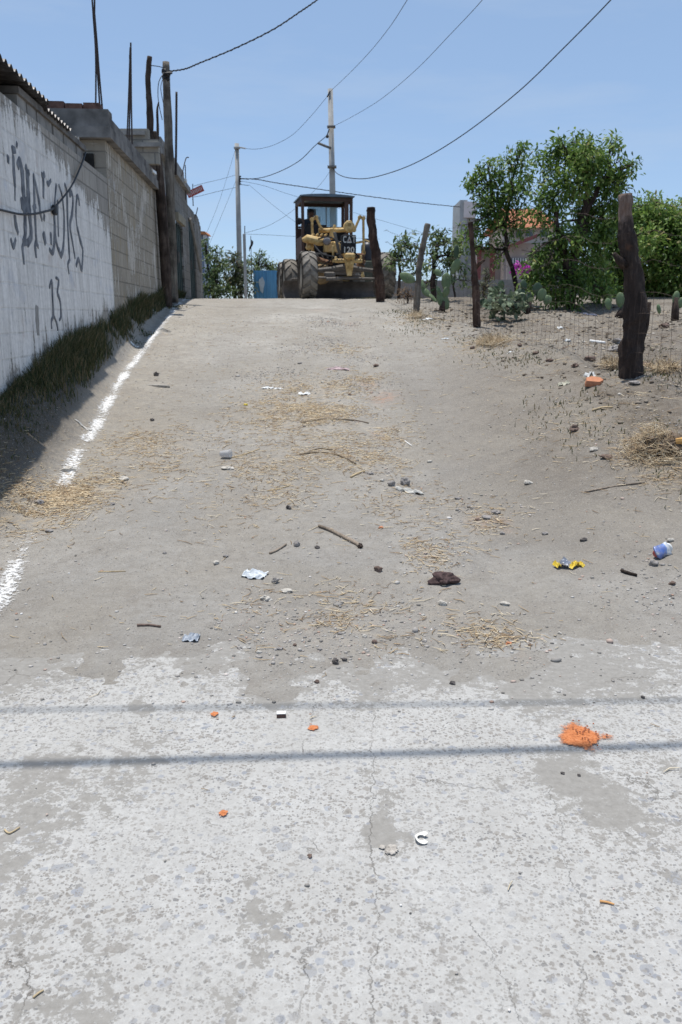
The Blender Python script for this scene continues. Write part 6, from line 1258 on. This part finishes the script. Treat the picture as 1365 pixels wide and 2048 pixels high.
crumple(678, 740, 40, 7, .022, PNK, 'faded pink rag on the upper track', 'rag', 'rag', 7)
crumple(383, 1278, 32, 18, .020, simple('bluish_film', (.33, .36, .40), .5, .4, .2), 'dusty blue-grey plastic scrap near the left of the concrete edge', 'plastic scrap', 'plastic_scrap', 8)
crumple(1180, 752, 18, 12, .05, WHT, 'crumpled white paper just behind the broken brick', 'paper', 'paper_scrap', 9)
crumple(1128, 769, 22, 7, .03, simple('cream_paper', (.52, .50, .40), .9, .2, .2), 'cream paper scrap on the bank left of the broken brick', 'paper', 'paper_scrap', 10)
crumple(1135, 688, 12, 6, .03, WHT, 'white plastic bit inside the fence left of the white offcut', 'plastic scrap', 'plastic_scrap', 11)
crumple(1120, 659, 9, 6, .03, WHT, 'white plastic bit inside the fence near the tallest tree', 'plastic scrap', 'plastic_scrap', 12)
crumple(1022, 704, 13, 6, .02, WHT, 'white plastic bit on the verge right of the slender post', 'plastic scrap', 'plastic_scrap', 13)
crumple(855, 641, 18, 6, .03, WHT, 'white paper scrap at the foot of the smooth leaning post', 'paper', 'paper_scrap', 14)
crumple(890, 680, 14, 5, .012, GWH, 'pale plastic scrap on the verge below the slender post', 'plastic scrap', 'plastic_scrap', 15)
crumple(1338, 729, 16, 7, .03, simple('pinkish_film', (.62, .48, .50), .6, .3, .1), 'pinkish plastic scrap right of the charred post', 'plastic scrap', 'plastic_scrap', 16)
crumple(1180, 630, 26, 7, .03, simple('bluish_bag', (.16, .17, .22), .6, .3, .2), 'dark bluish bag in the shade under the tallest tree', 'bag', 'plastic_bag', 17)
crumple(270, 691, 14, 4, .012, WHT, 'white scrap beside the chalk line at the shadow edge', 'paper', 'paper_scrap', 18)
crumple(168, 853, 26, 6, .015, simple('pale_grey_film', (.50, .48, .44), .7, .3, .1), 'pale flattened bag beside the lower chalk line', 'bag', 'plastic_bag', 19)
# ring of torn white paper on the concrete
q, k = gp_(843, 1681); mb = MB()
for off in (0, .0012):
    mb.grid(lambda a, b: q+Vector(((.0115+.011*b*(1+.35*math.sin(a*9)))*math.cos(.5+a*5.0), (.0125+.012*b)*math.sin(.5+a*5.0), .002+.010*b*(.5+.5*math.sin(a*11+1))+.004*(1-b)+off)), 22, 4)
solo('paper_scrap', mb, simple('cream_white_paper', (.74, .71, .64), .8, .3, .1, 60), q, 'torn curl of cream-white paper on the foreground concrete', 'paper')
q, k = gp_(780, 1702); mb = MB()
for i in range(9): mb.blob(q+Vector((random.uniform(-.022, .022), random.uniform(-.014, .014), .003)), (.010, .008, .004), i, .3, 2)
solo('mud_crust', mb, stonemat('mud_crust', (.38, .35, .31)), q, 'flaky crust of dried mud on the dust patch beside the crack', 'mud')
# matchbox on the concrete
q, k = gp_(563, 1434); t = thing('matchbox', 'tiny white box, sides painted in shade, lying on the concrete near the dirt edge', 'box', q)
mb = MB(); mb.box(q+Vector((0, 0, .0075)), (.034, .024, .015), Matrix.Rotation(.08, 3, 'Z'), .001); part('box', mb, simple('shaded_card', (.10, .06, .05), .8, .3, .2), t)  # shade on the white box's sides painted as dark brown
mb = MB(); mb.box(q+Vector((0, 0, .0163)), (.033, .023, .002), Matrix.Rotation(.08, 3, 'Z')); part('lid', mb, WHT, t)  # sunlit top of the box painted as a thin white slab
# plastic cup on its side
q, k = gp_(452, 915); m = M('clear_cup_plastic', .3, .5); m.col((.70, .70, .70)); tr = m.n('ShaderNodeBsdfTransparent', {'Color': (.94, .94, .95, 1)}); tl = m.n('ShaderNodeBsdfTranslucent', {'Color': (.74, .74, .74, 1)})
a1 = m.n('ShaderNodeMixShader', {0: .45, 1: m.b.outputs[0], 2: tl}); a2 = m.n('ShaderNodeMixShader', {0: .40, 1: a1, 2: tr}); m.t.links.new(a2, m.t.nodes['Material Output'].inputs['Surface'])
R_ = Matrix.Rotation(math.radians(-14), 3, 'Z') @ Matrix.Rotation(math.radians(84), 3, 'Y'); mb = MB(); s = .92
pr = [(.0, 0), (.026, 0), (.028, .004), (.030, .03), (.0305, .031), (.036, .085), (.038, .095), (.0405, .097), (.0405, .101), (.0375, .100), (.035, .085), (.029, .03), (.026, .006), (0, .006)]
mb.lathe([(r*s, h*s) for r, h in pr], q+Vector((-.045, 0.01, .035)), 24, 'z', R_); solo('plastic_cup', mb, m.m, q, 'clear plastic cup lying on its side on the dirt track', 'cup', None, True)
# crushed blue can
q, k = gp_(1324, 1112); t = thing('crushed_can', 'crushed blue and white drink can lying on the right bank', 'can', q)
m = M('blue_can_print', .35, .5); cc = m.co(); f = m.noise(cc, 30, 4); d = m.n('ShaderNodeVectorMath', {0: cc, 1: (.78, .50, .16)}, operation='DOT_PRODUCT', out=1)
c = m.ramp(m.ma('ADD', d, m.ma('MULTIPLY', m.ma('SUBTRACT', f, .5), .09)), (.0, (.03, .11, .42)), (.018, (.09, .24, .62)), (.024, (.70, .72, .74)), (.034, (.68, .70, .73)), (.040, (.50, .60, .74))); c = m.mx(m.ramp(f, (.60, 0), (.63, .8)), c, (.60, .64, .70)); c = m.mx(m.ramp(m.noise(cc, 18, 5, .7), (.40, .12), (.65, .6)), c, (.40, .37, .33)); m.col(c); m.b.inputs['Metallic'].default_value = .1
ax = Vector((.78, .50, .16)).normalized(); R_ = Vector((0, 0, 1)).rotation_difference(ax).to_matrix(); mb = MB(); N = 28; vs = []
for (r, h) in [(.022, -.052), (.030, -.048), (.033, -.04), (.033, -.015), (.030, .005), (.033, .02), (.034, .038), (.033, .045)]:
    for i in range(N):
        a = 2*math.pi*i/N; rr = r*(1+.10*math.sin(3*a+h*60)+.08*math.sin(5*a-h*90)); p = R_ @ Vector((rr*math.cos(a)*1.12, rr*math.sin(a)*.66, h*1.12+.012*math.sin(a))); vs.append(q+p+Vector((0, 0, .030)))
mb.add(vs, [(j*N+i, j*N+(i+1) % N, (j+1)*N+(i+1) % N, (j+1)*N+i) for j in range(7) for i in range(N)]+[tuple(range(N-1, -1, -1)), tuple(7*N+i for i in range(N))]); part('body', mb, m.m, t, True)
for (h, r, nm, mt) in ((.050, .030, 'end_cap', WHT), (-.060, .020, 'rim', simple('can_red_print', (.42, .10, .09), .5, .4, .3, 40))):
    mb = MB(); mb.lathe([(r*.8, -.003), (r, 0), (r*.93, .006), (0, .004)], q+R_ @ Vector((0, 0, h))+Vector((0, 0, .030)), 20, 'z', R_); part(nm, mb, mt, t, True)
# yellow and silver crisp wrapper
q, k = gp_(1140, 1134); t = thing('snack_wrapper', 'crumpled yellow and silver snack wrapper on the right dirt', 'wrapper', q)
YW = simple('yellow_print', (.66, .48, .05), .45, .5, .12, 30); SV = simple('silver_foil', (.36, .37, .40), .3, .6, .2, 20, .0, .5)
def fold(par, nm, mat, c, sx, sy, h, az, seed):
    mb = MB(); R_ = Matrix.Rotation(az, 3, 'Z')
    for off in (0, .0012):
        mb.grid(lambda a, b: q+Vector(c)+R_ @ Vector(((a-.5)*sx, (b-.5)*sy, 0))+Vector((0, 0, off+h*max(0, math.sin(math.pi*a))*(.6+.8*mnoise.noise(Vector((a*4, b*4, seed))))+.004+.006*(b))), 12, 8)
    part(nm, mb, mat, par)
fold(t, 'foil', SV, (-.03, .015, .0), .085, .06, .045, -.5, 1); fold(t, 'flap', YW, (-.07, .01, 0), .03, .05, .03, .4, 2); fold(t, 'flap', YW, (.02, -.01, .0), .07, .03, .03, .7, 3); fold(t, 'flap', YW, (.06, .012, 0), .05, .035, .03, -.6, 4); fold(t, 'flap', YW, (.035, .04, 0), .08, .022, .02, -.3, 5)
# yellow cap
q, k = gp_(492, 811); mb = MB(); mb.lathe([(.021, 0), (.022, .014), (.017, .017), (0, .017)], q, 18); solo('bottle_cap', mb, simple('yellow_plastic', (.66, .50, .03), .4, .5, .05), q, 'small yellow plastic bottle cap on the upper track', 'bottle cap', None, True)
# orange powder marks on the concrete: thin drifts that feather out into loose grains
PW = M('orange_powder', .95, .1); q_ = PW.wco(); f = PW.noise(q_, 110, 6, .72); g_ = PW.noise(q_, 330, 3, .7)
PW.col(PW.ramp(f, (.35, (.36, .12, .05)), (.55, (.60, .215, .085)), (.75, (.66, .34, .19)))); PW.bump(f, .006)
k = PW.ma('ADD', PW.attr('tint'), PW.ma('ADD', PW.ma('MULTIPLY', PW.ma('SUBTRACT', f, .5), 1.3), PW.ma('MULTIPLY', PW.ma('SUBTRACT', g_, .5), 1.3)))
k = PW.ma('MULTIPLY', PW.ramp(k, (.38, 0), (.52, .75), (.75, .98)), PW.ramp(PW.attr('tint'), (.02, 0), (.10, 1)))
tr = PW.n('ShaderNodeBsdfTransparent'); mxs = PW.n('ShaderNodeMixShader', {0: k, 1: tr, 2: PW.b.outputs[0]}); PW.t.links.new(mxs, PW.t.nodes['Material Output'].inputs['Surface'])
def powder(u, v, rpx, label, h, seed, tail=0):
    q, k = gp_(u, v); r = rpx*k; mb = MB(); n = 46; vs, tn = [], []
    for j in range(n+1):
        for i in range(n+1):
            x, y = (i/n-.5)*3.8*r, (j/n-.5)*3.8*r; d = math.hypot(x/r, y/(r*1.2))+.55*float(fbm(x/r*1.6+seed, y/r*1.6, seed % 5, 3))
            t_ = float(sst((1.25-d)/.75))
            if tail: t_ = max(t_, .62*math.exp(-((x-r*1.15)/(r*.42))**2-((y+.05*r)/(r*.35))**2), .5*math.exp(-((x-r*.1)/(r*.3))**2-((y+1.15*r)/(r*.4))**2))
            X, Y = q.x+x, q.y+y; vs.append((X, Y, gz(X, Y)+.0045+h*t_**2*(1+.6*float(vn(x/r*6, y/r*6, 1))))); tn.append(t_*.95)
    mb.add(vs, [(j*(n+1)+i, j*(n+1)+i+1, (j+1)*(n+1)+i+1, (j+1)*(n+1)+i) for j in range(n) for i in range(n)]); mb.c = tn
    solo('orange_powder', mb, PW.m, q, label, 'powder', None, True)
powder(1162, 1474, 40, 'large heap of orange powder crossing the cable shadow on the concrete', .0015, 1, 1)
powder(628, 1457, 11, 'orange powder spot right of the matchbox', .0005, 2); powder(430, 1430, 8, 'small orange powder spot left of the matchbox', .0005, 3); powder(446, 1629, 9, 'orange powder spot below the cable shadow on the left concrete', .0005, 4)
q, k = gp_(1165, 1472); mb = MB()
for i in range(26): mb.blob(Vector((q.x+random.gauss(0, .042), q.y+random.gauss(0, .05), .012)), (.0035, .0035, .003), i, .3, 1)
o = solo('brick_grit', mb, stonemat('brick_grit', (.36, .13, .07)), q, None, None, None); tag(o, kind='stuff'); 
# heap of uprooted straw and roots at the right
q, k = gp_(1312, 905); n = 1000; x = q.x+rng.normal(0, .12, n); y = q.y+rng.normal(0, .14, n)
hm = .22*np.exp(-((x-q.x)/.17)**2-((y-q.y)/.17)**2); L = .06+.16*rng.random(n)
me = straws('straw_heap', x, y, L, .0010+.0013*rng.random(n), STRAWM, 0, .55); co = np.empty(len(me.vertices)*3, np.float32); me.vertices.foreach_get('co', co); co = co.reshape(-1, 3)
co[:, 2] += np.repeat(hm*rng.random(n), 9); 
co[:, 2] = np.maximum(co[:, 2], H(co[:, 0], co[:, 1])-.01); co -= np.array(q); me.vertices.foreach_set('co', co.ravel()); me.update()
t = thing('straw_heap', 'uprooted heap of dry straw and roots on the right bank', 'straw heap', q); o = bpy.data.objects.new('straw', me); COL.objects.link(o); o.parent = t; me.materials.append(STRAWM)
mb = MB(); mb.blob(q+Vector((0.02, .03, .03)), (.15, .14, .09), 4, .4, 3); mb.blob(q+Vector((.10, -.06, .04)), (.08, .07, .07), 9, .5, 3); part('root_ball', mb, stonemat('root_earth', (.15, .115, .085), .5, 30), t)
mb = MB(); mb.tube([q+Vector((.10, -.10, .09)), q+Vector((.16, -.13, .10))], [.024, .028], 9, True, 2, .1); part('corn_stub', mb, simple('ochre_stub', (.46, .27, .10), .85, .2, .25, 30), t)
# dark uprooted clump beside the charred post and a dry tussock by the slender post
for (u, v, r, nn, lab, mt) in ((1228, 735, .10, 260, 'dry rooty clump leaning on the charred post', STRAWM), (985, 690, .22, 420, 'dry straw tussock at the foot of the slender post', STRAWM), (1330, 745, .16, 200, 'dry weedy tussock right of the charred post', STRAWM), (832, 636, .16, 160, 'dry grass tussock round the smooth leaning post', STRAWM)):
    q, k = gp_(u, v); x = q.x+rng.normal(0, r*.5, nn); y = q.y+rng.normal(0, r*.6, nn); me = straws('dry_tussock', x, y, .10+.22*rng.random(nn), .0016+.0014*rng.random(nn), mt, .05, .75)
    co = np.empty(len(me.vertices)*3, np.float32); me.vertices.foreach_get('co', co); co = co.reshape(-1, 3); co[:, 2] = np.maximum(co[:, 2], H(co[:, 0], co[:, 1])-.01); co -= np.array(q); me.vertices.foreach_set('co', co.ravel()); me.update()
    o = bpy.data.objects.new('dry_tussock', me); COL.objects.link(o); o.location = q; me.materials.append(mt); tag(o, lab, 'tussock')
